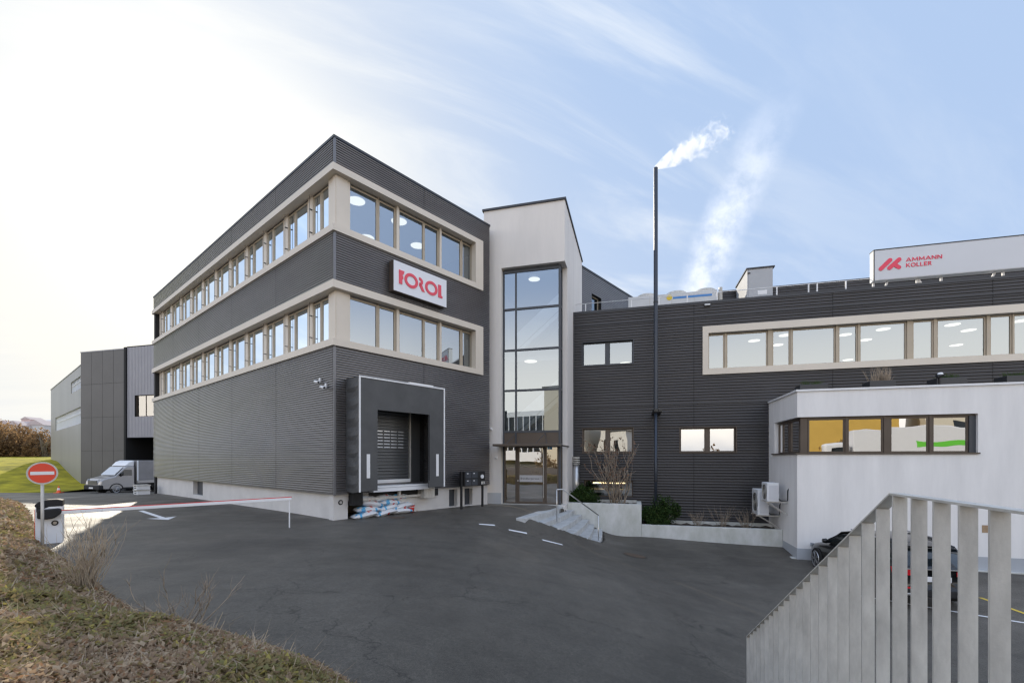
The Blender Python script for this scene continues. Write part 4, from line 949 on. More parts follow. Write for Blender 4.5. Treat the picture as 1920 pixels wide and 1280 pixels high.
# hill and houses on it
def hill():
    mb = MB(); n = 60
    for ring in range(2):
        pass
    for i in range(n):
        def P_(j, u): 
            a = R(-95+130*j/n); Rr = 620-u*170; x = math.sin(a)*Rr; y = math.cos(a)*Rr
            h = (36+9*math.sin(j*.55)+5*math.sin(j*1.7+1))*max(0, min(1, (38-j)/12)) if u == 0 else -3
            return (x, y, h)
        mb.quad(P_(i, 0), P_(i, 1), P_(i+1, 1), P_(i+1, 0))
    o = mb.build('hill', M['hill'], None, True); tag(o, 'pale hazy wooded hill on the left horizon', kind='structure')
hill()
def house(px, py, Y, w, h, lab, wall, roof, tower=False):
    x, y, z = at(px, py, Y); b = thing('house', (x, y, z), lab, 'house', 'far houses on the hill')
    m = MB(); m.box(x-w/2, x+w/2, y-4, y+4, z-12, z+h); m.build('wall', wall, b)
    m = MB(); m.prism([(x-w/2-.4, y-4.4, z+h), (x+w/2+.4, y-4.4, z+h), (x, y-4.4, z+h+(1.5 if tower else w*.3))], (0, 8.8, 0)); m.build('roof', roof, b)
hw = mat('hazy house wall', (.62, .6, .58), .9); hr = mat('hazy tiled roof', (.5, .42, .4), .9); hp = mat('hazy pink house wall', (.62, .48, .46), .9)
house(62, 800, 260, 5, 4, 'narrow pink tower house on the far hill', hp, hr, True); house(40, 806, 250, 9, 2.2, 'pale house left of the pink tower house', hw, hr); house(80, 806, 255, 10, 2.5, 'pale house right of the pink tower house', hw, hr)
house(20, 803, 280, 8, 2.5, 'pale house at the left end of the far houses', hw, hr)

# ------------------------------------------------------------------ roof equipment, chimney, signs
ZT = 9.18
def chiller():
    o = -2.2; s0, s1 = WF.s(1178, o), WF.s(1345, o); z1 = WF.z(1178, 557.5, o); z0 = ZT-.3
    b = thing('rooftop_chiller', WF.p((s0+s1)/2, o-1, z0), 'long pale rooftop chiller with three round fans and a blue stripe', 'chiller')
    m = MB(); m.fbox(WF, s0, s1, o-2, o, z0, z1); m.build('body', M['chillergrey'], b, bevel=.02)
    for k in range(1, 4): 
        m = MB(); q = s0+(s1-s0)*k/4; m.fbox(WF, q-.01, q+.01, o, o+.004, z0, z1-.02); m.build('seam', M['galv'], b)
    for px in (1213, 1268, 1322):
        c = Vector(WF.p(WF.s(px, o-.72), o-.72, z1)); m = MB(); m.lathe(c, [(.56, 0), (.55, .14), (.5, .2), (.44, .24), (.4, .24), (.38, .1), (.0, .1)], 24); f = m.build('fan_cowl', M['galv'], b)
        m = MB(); m.disc(c+Vector((0, 0, .02)), .42, 20, (0, 0, 1), .12); m.build('fan', M['black'], f)
    a, e = WF.s(1262, o), WF.s(1335, o); m = MB(); zz = z1-.24; m.fbox(WF, a, e, o+.005, o+.009, zz-.05, zz+.05); m.build('stripe', mat('dark blue stripe', (.05, .22, .55), .5), b)
    a = WF.s(1255, o); m = MB(); m.disc(WF.p(a, o+.004, zz+.04), .14, 16, WF.n+(0,), .006); m.build('badge', M['yellow'], b)
    m = MB(); e = WF.s(1353, o); m.tube([WF.p(s1, o-.3, z0+.5), WF.p(e, o-.3, z0+.5), WF.p(e, o-.3, z1+.18)], .09, 8); m.build('pipe', M['galv'], b)
chiller()
def vent_box():
    o = -1.6; s0, s1 = WF.s(1401, o), WF.s(1449, o); z1 = WF.z(1401, 503, o); z0 = ZT-.3
    b = thing('ventilation_box', WF.p((s0+s1)/2, o-1, z0), 'tall pale grey ventilation box on the wing roof, one side lit by the sun', 'ventilation box')
    m = MB(); m.fbox(WF, s0, s1, o-2.4, o, z0, z1-.06); m.build('body', M['ventgrey'], b, bevel=.01)
    m = MB(); m.fbox(WF, s0-.05, s1+.08, o-2.45, o+.05, z1-.06, z1); m.build('lid', M['coping'], b)
    m = MB(); m.fbox(WF, s0+.06, s1-.04, o+.0, o+.015, z0+.1, z1-.1); d = m.build('door', M['ventgrey'], b)
    for z in (z0+.55, z1-.25): m = MB(); m.fbox(WF, s0+.0, s0+.13, o+.016, o+.04, z-.03, z+.03); m.build('hinge', M['black'], d)
    m = MB(); zc = (z0+z1)/2-.1; m.fbox(WF, s0+.45, s0+.85, o+.016, o+.02, zc-.1, zc+.1); m.build('plate', M['whitepaint'], d)
    m = MB()
    for k in range(5): m.tube([WF.p(s0-.35-.02*k, o-.4-.3*k, z0), WF.p(s0-.25, o-.5-.28*k, z0+.55+.3*(k % 2))], .02, 5); m.tube([WF.p(s0-.5, o-.5-.25*k, z0+.3), WF.p(s0-.02, o-.6-.25*k, z0+.75)], .018, 5)
    m.build('timber_rack', M['wood'], b)
vent_box()
def roof_rail():
    o = -.85; zr = 9.85; b = thing('roof_railing', WF.p(6, o, ZT), 'thin white safety railing along the edge of the wing roof', 'railing')
    e = WF.s(1636, o)
    m = MB(); m.tube([WF.p(-.3, o, zr), WF.p(e, o, zr-.02)], .016, 6); m.build('rail', M['whitepaint'], b, True)
    for px in (1098, 1184, 1236, 1288.5, 1344.5, 1456.5, 1516, 1532, 1586):
        s = WF.s(px, o); m = MB(); m.fbox(WF, s-.025, s+.025, o-.02, o+.02, ZT-.3, zr); m.build('post', M['whitepaint'], b)
roof_rail()
def text_mesh(body, size, offs=0.):
    fc = bpy.data.curves.new('lettering', 'FONT'); fc.body = body; fc.size = size; fc.offset = offs; fc.resolution_u = 6
    fo = bpy.data.objects.new('tmp', fc); me = bpy.data.meshes.new_from_object(fo); bpy.data.objects.remove(fo)
    v = np.array([x.co for x in me.vertices]); f = [tuple(p.vertices) for p in me.polygons]; return v, f
def fit_text(mb, F, body, s0, s1, z0, z1, o, offs=.02):
    v, f = text_mesh(body, 1., offs); mn, mx = v.min(0), v.max(0)
    mb.add([F.p(s0+(p[0]-mn[0])/(mx[0]-mn[0])*(s1-s0), o, z0+(p[1]-mn[1])/(mx[1]-mn[1])*(z1-z0)) for p in v], f)
def capsule(mb, F, a, e, r, o, h=.02, n=12):
    ax, az = a; ex, ez = e; t = math.atan2(ez-az, ex-ax); pts = []
    for k in range(n+1): q = t+math.pi/2+math.pi*k/n; pts.append((ax+r*math.cos(q), az+r*math.sin(q)))
    for k in range(n+1): q = t-math.pi/2+math.pi*k/n; pts.append((ex+r*math.cos(q), ez+r*math.sin(q)))
    mb.prism([F.p(x, o, z) for x, z in pts], Vector(F.n+(0,))*h)
def roof_sign():
    o = -.45; s0 = WF.s(1638.5, o); z0 = WF.z(1640, 526, o); z1 = WF.z(1638, 469, o); s1 = s0+9.5
    b = thing('rooftop_sign', WF.p((s0+s1)/2, o, z0), 'long pale grey rooftop sign box with red lettering and emblem', 'sign')
    m = MB(); m.fbox(WF, s0, s1, o-.35, o-.01, z0, z1); m.build('box', M['whiteplastic'], b)
    m = MB(); m.fbox(WF, s0+.03, s1-.03, o-.009, o, z0+.02, z1-.03); m.build('face', M['signgrey'], b)
    m = MB(); m.fbox(WF, s0-.01, s1, o-.36, o+.015, z1-.025, z1+.01); m.fbox(WF, s0-.01, s0+.02, o-.02, o+.012, z0, z1-.03); m.build('frame', M['black'], b)
    P_ = lambda x, y: (WF.s(1630+x/12.8, o), WF.z(1630+x/12.8, 460+y/12.8, o))
    m = MB(); capsule(m, WF, P_(275, 565), P_(492, 355), .082, o+.003); capsule(m, WF, P_(482, 545), P_(710, 340), .082, o+.003); capsule(m, WF, P_(610, 470), P_(708, 528), .078, o+.0)
    m.build('emblem', M['logored'], b)
    m = MB()
    G = {'A': (.98, [((.02, 0), (.49, 1)), ((.96, 0), (.49, 1)), ((.22, .3), (.76, .3))]), 'M': (1.12, [((.08, 0), (.14, 1)), ((.14, .95), (.56, .2)), ((.56, .2), (.98, .95)), ((.98, 1), (1.04, 0))]),
         'N': (.9, [((.09, 0), (.09, 1)), ((.09, .95), (.81, .05)), ((.81, 0), (.81, 1))]), 'K': (.84, [((.09, 0), (.09, 1)), ((.1, .42), (.74, .98)), ((.32, .58), (.8, .02))]), 'L': (.62, [((.09, 0), (.09, 1)), ((.09, .09), (.6, .09))]),
         'E': (.66, [((.09, 0), (.09, 1)), ((.09, .09), (.62, .09)), ((.09, .5), (.56, .5)), ((.09, .91), (.62, .91))]),
         'R': (.8, [((.09, 0), (.09, 1)), ((.09, .91), (.48, .91)), ((.46, .91), (.64, .72)), ((.64, .74), (.46, .48)), ((.09, .5), (.48, .5)), ((.36, .48), (.74, .02))])}
    G['O'] = (1.06, [((.53+.45*math.cos(2*math.pi*k/16), .5+.43*math.sin(2*math.pi*k/16)), (.53+.45*math.cos(2*math.pi*(k+1)/16), .5+.43*math.sin(2*math.pi*(k+1)/16))) for k in range(16)])
    def word(txt, s0_, s1_, zb_, zt_):
        tot = sum(G[c][0] for c in txt)+.16*(len(txt)-1); kx = (s1_-s0_)/tot; kz = zt_-zb_; x = 0; dd = 0
        for c in txt:
            for (p, q) in G[c][1]:
                p = Vector((s0_+(x+p[0])*kx, zb_+p[1]*kz)); q = Vector((s0_+(x+q[0])*kx, zb_+q[1]*kz)); t = (q-p).normalized(); n = Vector((-t.y, t.x))*.09*kz; dd += .0006
                m.prism([WF.p(v.x, o+.002, v.y) for v in (p-n, q-n, q+n, p+n)], Vector(AN+(0,))*(.012+dd % .006))
            x += G[c][0]+.16
    word('AMMANN', P_(880, 395)[0], P_(1745, 310)[0], P_(880, 392)[1], P_(880, 303)[1]); word('KOLLER', P_(880, 525)[0], P_(1495, 470)[0], P_(880, 528)[1], P_(880, 434)[1])
    m.build('lettering', M['logored'], b)
    for px, lean in ((1643, 0), (1657, .25), (1726, 0), (1745, -.3), (1772, 0), (1857, .3), (1890, 0), (1960, 0), (2040, .2)):
        s = WF.s(px, o); m = MB(); m.obox(WF.p(s-.03, o-.3, ZT-.3), Vector(AX+(0,))*.07, Vector(AN+(0,))*.07, Vector(AX+(0,))*lean+Vector((0, 0, z0-ZT+.3))); m.build('leg', M['whitepaint'], b)
roof_sign()
def facade_sign():
    o = .30; s0, s1 = LR.s(738, o), LR.s(837.5, o); z0 = LR.z(738, 543.5, o); z1 = LR.z(738, 486, o)
    b = thing('wall_sign', LR.p((s0+s1)/2, 0, z0), 'white light box sign with coral red capitals on the dark ribbed wall', 'sign')
    m = MB(); m.fbox(LR, s0, s1, .04, o-.012, z0, z1); m.build('box', M['bronze'], b, bevel=.008)
    m = MB(); m.fbox(LR, s0+.008, s1-.008, o-.011, o, z0+.008, z1-.008); m.build('face', M['signwhite'], b)
    H = z1-z0; S = lambda x: LR.s(720+x/12.19, o); b0 = z0+.275*H; h = .455*H; m = MB(); n = LR.n+(0,); ex = Vector(n)*.02; oo = o+.002
    V = lambda x, v: LR.p(x, oo, b0+v*h)
    x0, x1 = S(340), S(462); w = x1-x0
    m.prism([V(x0, 0), V(x0+.60*w, 0), V(x0+.60*w, .36), V(x0+.78*w, .40), V(x0+.78*w, .60), V(x0+.62*w, .64), V(x0+.62*w, .70), V(x0+.82*w, .74), V(x0+.98*w, .98), V(x0+.98*w, 1), V(x0, 1)], ex)
    def ring(c, rs_, rz, th, a0, a1, k=40, closed=False):
        pts = []; 
        for i in range(k):
            A0 = a0+(a1-a0)*i/k; A1 = a0+(a1-a0)*(i+1)/k
            q = lambda A, f: LR.p(c+math.cos(A)*(rs_-f*th), oo, b0+h/2+math.sin(A)*(rz-f*th))
            m.obox  # keep flat ring segments
            m.prism([q(A0, 0), q(A1, 0), q(A1, 1), q(A0, 1)], ex)
    for a, e in ((465, 772), (938, 1218)):
        c = (S(a)+S(e))/2; r = (S(e)-S(a))/2; ring(c, max(r, .5*h), .54*h, .215*h, 0, 2*math.pi)
    # the open R: half ring and a diagonal leg
    x0 = S(790); r = .285*h; zc_ = b0+h-.30*h; th = .2*h; K = 16
    for i in range(K):
        A0 = R(95)-R(185)*i/K; A1 = R(95)-R(185)*(i+1)/K; q = lambda A, f: LR.p(x0+.03+math.cos(A)*(1.2*r-f*th), oo, zc_+math.sin(A)*(1.05*r-f*th))
        m.prism([q(A1, 0), q(A0, 0), q(A0, 1), q(A1, 1)], ex)
    xl = S(800); xr = S(928); m.prism([V(xl-.01, .40), V(xl+.02, .58), V(xl+.5*(xr-xl), .48), V(xl+.62*(xr-xl), .34), V(xr, .0), V(xr-.5*(xr-xl), .0), V(xl+.18*(xr-xl), .26)], ex)
    x0, x1 = S(1237), S(1318); w = x1-x0; m.prism([V(x0, 0), V(x1+.15*w, 0), V(x1+.15*w, .14), V(x0+.82*w, .2), V(x0+.78*w, 1), V(x0, 1)], ex)
    m.build('lettering', M['logopink'], b)
facade_sign()
CH = Vector(PF.p(PF.s(1229.5, -.45), -.45, 0)); CH_TOP = EYE+(HOR-315)/FPX*CH.y
def chimney():
    b = thing('steel_chimney', (CH.x, CH.y, -1), 'very tall thin dark steel chimney pipe in front of the ribbed wing', 'chimney')
    zc = EYE+(HOR-770)/FPX*CH.y
    m = MB(); m.tube([(CH.x, CH.y, zc), (CH.x, CH.y, CH_TOP)], .088, 16, False); m.tube([(CH.x, CH.y, CH_TOP), (CH.x, CH.y, zc)], .08, 16, False); m.build('upper_pipe', M['chimney'], b, True)
    m = MB(); m.tube([(CH.x, CH.y, -1.3), (CH.x, CH.y, zc)], .068, 16); m.build('lower_pipe', M['chimney'], b, True)
    m = MB(); m.tube([(CH.x, CH.y, zc-.05), (CH.x, CH.y, zc+.07)], .13, 16); m.fbox(WF, WF.s(1222, .1), WF.s(1238, .1), .04, (Vector((CH.x-WF.o[0], CH.y-WF.o[1]))@Vector(AN)), zc-.04, zc+.05); m.build('bracket', M['black'], b)
    m = MB(); m.tube([(CH.x, CH.y, 1.0), (CH.x, CH.y, 1.06)], .085, 16); m.build('collar', M['black'], b)
    m = MB(); m.tube([(CH.x, CH.y, ZT-.4), (CH.x, CH.y, ZT-.34)], .1, 16); m.build('collar', M['black'], b)
chimney()
def smoke():
    mv = bpy.data.materials.new('white smoke'); mv.use_nodes = True; nt = mv.node_tree; N = nt.nodes; L = nt.links; N.clear()
    pv = N.new('ShaderNodeVolumePrincipled'); pv.inputs['Color'].default_value = (1, 1, 1, 1); pv.inputs['Anisotropy'].default_value = .5
    g = N.new('ShaderNodeNewGeometry'); n = N.new('ShaderNodeTexNoise'); n.inputs['Scale'].default_value = 2.6; n.inputs['Detail'].default_value = 6; n.inputs['Roughness'].default_value = .62; n.inputs['Distortion'].default_value = .6
    L.new(g.outputs['Position'], n.inputs['Vector'])
    p0 = Vector((CH.x, CH.y, CH_TOP+.02)); p1 = Vector(((1362-CX)/FPX*(CH.y+.2), CH.y+.2, EYE+(HOR-236)/FPX*CH.y)); ax = p1-p0; Lg = ax.length
    d = N.new('ShaderNodeVectorMath'); d.operation = 'SUBTRACT'; d.inputs[1].default_value = p0; L.new(g.outputs['Position'], d.inputs[0])
    t = N.new('ShaderNodeVectorMath'); t.operation = 'DOT_PRODUCT'; t.inputs[1].default_value = ax/Lg/Lg; L.new(d.outputs[0], t.inputs[0])
    thr = N.new('ShaderNodeMapRange'); thr.inputs[1].default_value = 0; thr.inputs[2].default_value = 1.05; thr.inputs[3].default_value = .16; thr.inputs[4].default_value = .50; L.new(t.outputs['Value'], thr.inputs[0])
    sb = N.new('ShaderNodeMath'); sb.operation = 'SUBTRACT'; L.new(n.outputs['Fac'], sb.inputs[0]); L.new(thr.outputs[0], sb.inputs[1])
    # thin out towards the outside of the plume
    w1 = N.new('ShaderNodeVectorMath'); w1.operation = 'CROSS_PRODUCT'; w1.inputs[1].default_value = ax/Lg; L.new(d.outputs[0], w1.inputs[0])
    w2 = N.new('ShaderNodeVectorMath'); w2.operation = 'LENGTH'; L.new(w1.outputs[0], w2.inputs[0])
    rr = N.new('ShaderNodeMapRange'); rr.inputs[3].default_value = .14; rr.inputs[4].default_value = .85; L.new(t.outputs['Value'], rr.inputs[0])
    q = N.new('ShaderNodeMath'); q.operation = 'DIVIDE'; L.new(w2.outputs['Value'], q.inputs[0]); L.new(rr.outputs[0], q.inputs[1])
    q2 = N.new('ShaderNodeMath'); q2.operation = 'MULTIPLY'; q2.inputs[1].default_value = .22; L.new(q.outputs[0], q2.inputs[0])
    s2 = N.new('ShaderNodeMath'); s2.operation = 'SUBTRACT'; L.new(sb.outputs[0], s2.inputs[0]); L.new(q2.outputs[0], s2.inputs[1])
    dn = N.new('ShaderNodeMapRange'); dn.inputs[1].default_value = 0.; dn.inputs[2].default_value = .34; dn.inputs[3].default_value = 0; dn.inputs[4].default_value = 6.5; L.new(s2.outputs[0], dn.inputs[0])
    L.new(dn.outputs[0], pv.inputs['Density'])
    o = N.new('ShaderNodeOutputMaterial'); L.new(pv.outputs[0], o.inputs['Volume'])
    m = MB(); k = 10; m.tube([p0+ax*(i/k*1.08) for i in range(k+1)], [.085+.9*(i/k)**.8 for i in range(k+1)], 14)
    o = m.build('smoke_plume', mv); tag(o, 'white smoke plume drifting right from the chimney mouth', 'smoke', kind='stuff')
smoke()

# ------------------------------------------------------------------ small things on the walls
def security_camera(px, py, lab):
    p = Vector(LL.p(LL.s(px, .15), 0, LL.z(px, py, .15))); b = thing('security_camera', p, lab, 'camera', 'white cameras on the long wall')
    n = Vector(LL.n+(0,)); d = Vector(LL.d+(0,))
    m = MB(); m.obox(p-d*.04-Vector((0, 0, .07)), d*.08, n*.07, (0, 0, .15)); m.build('mount', M['whiteplastic'], b, bevel=.01)
    m = MB(); m.tube([p+n*.08-Vector((0, 0, .02)), p+n*.16-Vector((0, 0, .05))], .02, 8); m.build('arm', M['whiteplastic'], b)
    m = MB(); q = p+n*.16-Vector((0, 0, .06)); m.tube([q+d*.11+Vector((0, 0, .015)), q-d*.11-Vector((0, 0, .03))], .045, 12); m.build('body', M['whiteplastic'], b, True)
    m = MB(); m.tube([q-d*.111-Vector((0, 0, .03)), q-d*.118-Vector((0, 0, .031))], .032, 12); m.build('lens', M['glassdark'], b)
security_camera(594, 712, 'white security camera, upper of the two near the building corner'); security_camera(605, 722, 'white security camera, lower of the two near the building corner')
def mailbox():
    o = .65; s0, s1 = LR.s(867, o), LR.s(908, o); z0, z1 = LR.z(880, 911, o), LR.z(868, 884, o)
    b = thing('mailbox_stand', LR.p((s0+s1)/2, o, 0), 'black mailbox unit on two posts beside the entrance', 'mailbox')
    for px, y0 in ((866.5, 952), (906, 948)):
        s = LR.s(px, o); m = MB(); x, y, _ = LR.p(s, o-.05, 0); m.fbox(LR, s-.035, s+.035, o-.08, o-.01, gz(x, y)-.1, z1); m.build('post', M['black'], b)
    m = MB(); m.fbox(LR, s0+.12, s1+.05, o-.3, o, z0, z1); bx_ = m.build('body', M['black'], b, bevel=.008)
    for i in range(2):
        for j in range(2):
            a = s0+.16+i*.36; c = z0+.03+j*(z1-z0)/2; m = MB(); m.fbox(LR, a, a+.33, o+.001, o+.014, c, c+(z1-z0)/2-.05); d = m.build('door', M['darkframe'], bx_)
            m = MB(); m.fbox(LR, a+.08, a+.16, o+.015, o+.019, c+.17, c+.2); m.build('name_plate', M['whitepaint'], d)
    a = s1-.14; m = MB(); m.disc(LR.p(a, o+.001, z1-.22), .085, 16, LR.n+(0,), .03); m.build('intercom', M['whiteplastic'], b)
    for k in range(2): m = MB(); m.fbox(LR, a-.05+k*.12, a+.03+k*.12, o+.001, o+.02, z0+.05, z0+.17); m.build('push_button', M['galv'], b)
mailbox()
def exhaust():
    p = Vector(WF.p(WF.s(1080, .25), .25, 0)); z1 = WF.z(1080, 857, .25); b = thing('exhaust_pipe', (p.x, p.y, -.1), 'short stainless exhaust pipe with louvred cap beside the tower', 'pipe')
    m = MB(); m.tube([(p.x, p.y, -.3), (p.x, p.y, z1-.35)], .16, 18); m.build('pipe', M['steel'], b, True)
    m = MB()
    for k in range(4): m.lathe((p.x, p.y, z1-.35+k*.09), [(.15, 0), (.2, .02), (.2, .05), (.15, .07)], 18)
    m.disc((p.x, p.y, z1-.0), .19, 18, (0, 0, 1), .03); m.build('cap', M['galv'], b)
exhaust()
def wall_lamp():
    s = WF.s(1326, .05); z = WF.z(1326, 572, .05); b = thing('wall_lamp', WF.p(s, .05, z), 'small oblong bulkhead lamp just under the wing roof edge', 'lamp')
    m = MB(); m.fbox(WF, s-.13, s+.13, .04, .1, z-.05, z+.03); m.build('housing', M['black'], b); m = MB(); m.fbox(WF, s-.12, s+.12, .06, .15, z-.03, z+.04); m.build('diffuser', M['whitepaint'], b, bevel=.02)
wall_lamp()
for px, py, lab in ((921, 804, 'small white motion sensor on the tower wall above the canopy'), (931, 858, 'small white button box on the tower wall below the canopy')):
    s = TF.s(px, 0); z = TF.z(px, py, 0); b = thing('wall_sensor', TF.p(s, 0, z), lab, 'sensor')
    m = MB(); m.fbox(TF, s-.05, s+.05, .0, .03, z-.06, z+.06); m.build('base', M['whiteplastic'], b); m = MB(); m.lathe(Vector(TF.p(s, .06, z)), [(.0, -.05), (.045, -.02), (.05, .01), (.03, .045), (0, .05)], 12); m.build('dome', M['whitepaint'], b, True)
def condenser(t0, o0, z0, z1, w, lab):
    b = thing('air_conditioner', AL.p(t0+w/2, o0+.2, z0), lab, 'air conditioner', 'air conditioners on the annex side wall')
    o1 = o0+.42
    m = MB(); m.fbox(AL, t0, t0+w, o0, o1, z0, z1); m.build('casing', M['whiteplastic'], b, bevel=.025)
    c = Vector(AL.p(t0+w*.42, o1+.002, (z0+z1)/2)); r = min(w, z1-z0)*.4; m = MB(); m.disc(c, r, 24, AL.n+(0,), .012); g_ = m.build('fan_grille', M['black'], b)
    m = MB()
    for k in range(5): 
        rr = r*(.2+.2*k); pts = [c+Vector(AL.n+(0,))*.016+(Vector(AL.d+(0,))*math.cos(a)+Vector((0, 0, 1))*math.sin(a))*rr for a in [2*math.pi*j/20 for j in range(21)]]; m.tube(pts, .006, 4)
    m.build('guard_ring', M['galv'], g_)
    m = MB(); m.fbox(AL, t0-.012, t0-.001, o0+.05, o1-.07, z0+.08, z1-.1); m.build('service_panel', M['signgrey'], b, bevel=.004)
    m = MB()
    for q in (t0+.08, t0+w-.08): m.fbox(AL, q-.02, q+.02, 0, o1+.05, z0-.045, z0-.002); m.tube([AL.p(q, o1-.1, z0-.05), AL.p(q, .02, z0-.5)], .018, 6)
    m.build('bracket', M['galv'], b)
    m = MB(); m.tube([AL.p(t0+.1, o0+.05, z0+.15), AL.p(t0-.05, o0-.05, z0+.05), AL.p(t0-.05, .06, z0+.05), AL.p(t0-.02, .04, z0+.45), AL.p(t0+.02, .0, z0+.5)], .022, 6); m.build('hose', M['rubber'], b, True)
condenser(.95, .33, .32, 1.05, .8, 'white air conditioning unit, the upper one, on a wall bracket'); condenser(1.95, .42, -.33, .72, .95, 'white air conditioning unit, the lower larger one, above the low planter')
for k, (a, c_, y, kind, lab) in enumerate(((1500, 1553, 721, 0, 'grey roof planter box nearest the annex corner with low green plants'), (1631, 1680, 714, 1, 'grey roof planter box with tall straw coloured grass'), (1757, 1814, 708, 2, 'grey roof planter box behind the small spotlight'), (1888, 1960, 704, 0, 'grey roof planter box at the right picture edge'))):
    o = -.75; s0, s1 = AF.s(a, o), AF.s(c_, o); z1 = AF.z(a, y, o); z0 = 4.28
    b = thing('planter_box', AF.p((s0+s1)/2, o-.3, z0), lab, 'planter box', 'planter boxes on the annex roof')
    m = MB(); m.fbox(AF, s0, s1, o-.6, o, z0, z1); m.build('box', M['coping'], b, bevel=.01)
    rs = random.Random(k+3); m = MB()
    for i in range(150 if kind == 1 else 110):
        s = s0+.1+(s1-s0-.2)*(rs.random()**.6 if kind else rs.random()); oo = o-.1-rs.random()*.4; h = (.25+.4*rs.random()) if kind == 1 else .06+.2*rs.random(); p = Vector(AF.p(s, oo, z1-.02)); d = Vector((rs.uniform(-.5, .5), rs.uniform(-.3, .3), 1)).normalized()
        m.tube([p, p+d*h*.6, p+d*h+Vector((rs.uniform(-.1, .1), 0, -.03))], [.008, .006, .002], 3)
    m.build('plants', M['twig'] if kind == 1 else M['leafg2'], b)
def spotlight():
    o = -.72; s = AF.s(1762, o); z = AF.z(1762, 704, o); b = thing('spotlight', AF.p(s, o, z), 'small black and white spotlight on the roof planter box', 'lamp')
    m = MB(); m.tube([AF.p(s, o, z-.3), AF.p(s, o, z-.03)], .02, 6); m.build('stem', M['black'], b); m = MB(); m.tube([AF.p(s-.1, o+.02, z-.03), AF.p(s+.08, o+.02, z+.04)], .07, 12); m.build('head', M['black'], b)
    m = MB(); m.lathe(Vector(AF.p(s, o+.03, z+.04)), [(0, .07), (.06, .06), (.09, .0), (.05, -.03)], 12); m.build('cap', M['whitepaint'], b)
spotlight()

# ------------------------------------------------------------------ sacks, bucket, board, crates, cone, manhole
def sack_mesh(seed):
    rs = random.Random(seed); nx, ny = 12, 8; V = []; F = []; MI = []
    for side in (1, -1):
        for j in range(ny+1):
            for i in range(nx+1):
                u = i/nx*2-1; v = j/ny*2-1; h = (1-abs(u)**3.2)**.55*(1-abs(v)**3)**.55
                V.append((u*.33*(1+.02*math.sin(v*5+seed)), v*.21*(1+.03*math.sin(u*4+seed)), side*.075*h*(1+.18*mnoise.noise((u*2.2, v*2.2, seed+side*3.))) + .02*math.sin(u*2+seed)))
    n1 = (nx+1)*(ny+1)
    for side in (0, 1):
        for j in range(ny):
            for i in range(nx):
                a = side*n1+j*(nx+1)+i; q = (a, a+1, a+nx+2, a+nx+1); F.append(q if side == 0 else q[::-1])
                c = 0
                if i in (1, 2, 3) and (i*3+j*5+seed) % 4 < 2 and seed != 2: c = 1
                if i in (9, 10) and (j+seed+i) % 4 == 0: c = 1
                if side == 0 and i == 7 and j in (1, 2) and seed != 1: c = 2
                if side == 0 and i in (3, 4) and j in (1, 2, 3) and seed % 3 == 0: c = 1
                if side == 1 and i == 6 and j == 0 and seed % 2: c = 2
                MI.append(c)
    me = bpy.data.meshes.new('sack'); me.from_pydata(V, [], F)
    for q in ('whiteplastic', 'blue', 'red'): me.materials.append(M[q])
    me.polygons.foreach_set('material_index', MI); me.polygons.foreach_set('use_smooth', [True]*len(F)); me.update(); return me
sm = [sack_mesh(k) for k in range(4)]
spots = []
sN0 = LR.s(656, -.15)
rows = [(0, [.45, 1.22, 1.95]), (1, [.62, 1.35, 2.0]), (2, [.8, 1.5]), (3, [.6, 1.25, 1.9])]
place = {0: 'bottom', 1: 'second', 2: 'third', 3: 'top'}; side = ['left', 'middle', 'right']
for (lv, ss) in rows:
    for i, s in enumerate(ss):
        p = LR.p(sN0+s, -.04-.06*lv+random.uniform(-.04, .04), .085+.172*lv)
        o = bpy.data.objects.new('sack', sm[(lv*3+i) % 4]); col.objects.link(o); o.location = p; o.scale = (1.3, 1.3, 1.35)
        o.rotation_euler = (random.uniform(-.08, .08), random.uniform(-.12, .12), math.atan2(LR.d[1], LR.d[0])+random.choice((0, math.pi))*0+random.uniform(-.25, .25))
        tag(o, f'white blue and red printed sack, {side[i]} one in the {place[lv]} layer under the dock', 'sack', 'sacks piled under the loading dock')
def bucket():
    s = sN0+2.45; p = Vector(LR.p(s, -.12, gz(*LR.p(s, -.1, 0)[:2])+.0)); b = thing('bucket', p, 'red bucket with white rim at the right end of the sack pile', 'bucket')
    m = MB(); m.lathe(p, [(0, 0), (.13, 0), (.16, .26), (.0, .262)], 18); m.build('body', M['red'], b, True); m = MB(); m.lathe(p, [(.155, .255), (.172, .265), (.172, .30), (.12, .31), (0, .31)], 18); m.build('lid', M['whitepaint'], b)
    m = MB(); m.lathe(p, [(.156, .18), (.159, .2)], 18); m.build('band', M['whitepaint'], b)
bucket()
m = MB(); s = sN0+2.62; a = Vector(LR.p(s+.15, -.1, -.03)); e = Vector(LR.p(s-.2, -.3, .52)); m.tube([a, e], .03, 4); tag(m.build('timber_board', M['wood']), 'raw timber slat leaning beside the red bucket', 'board')
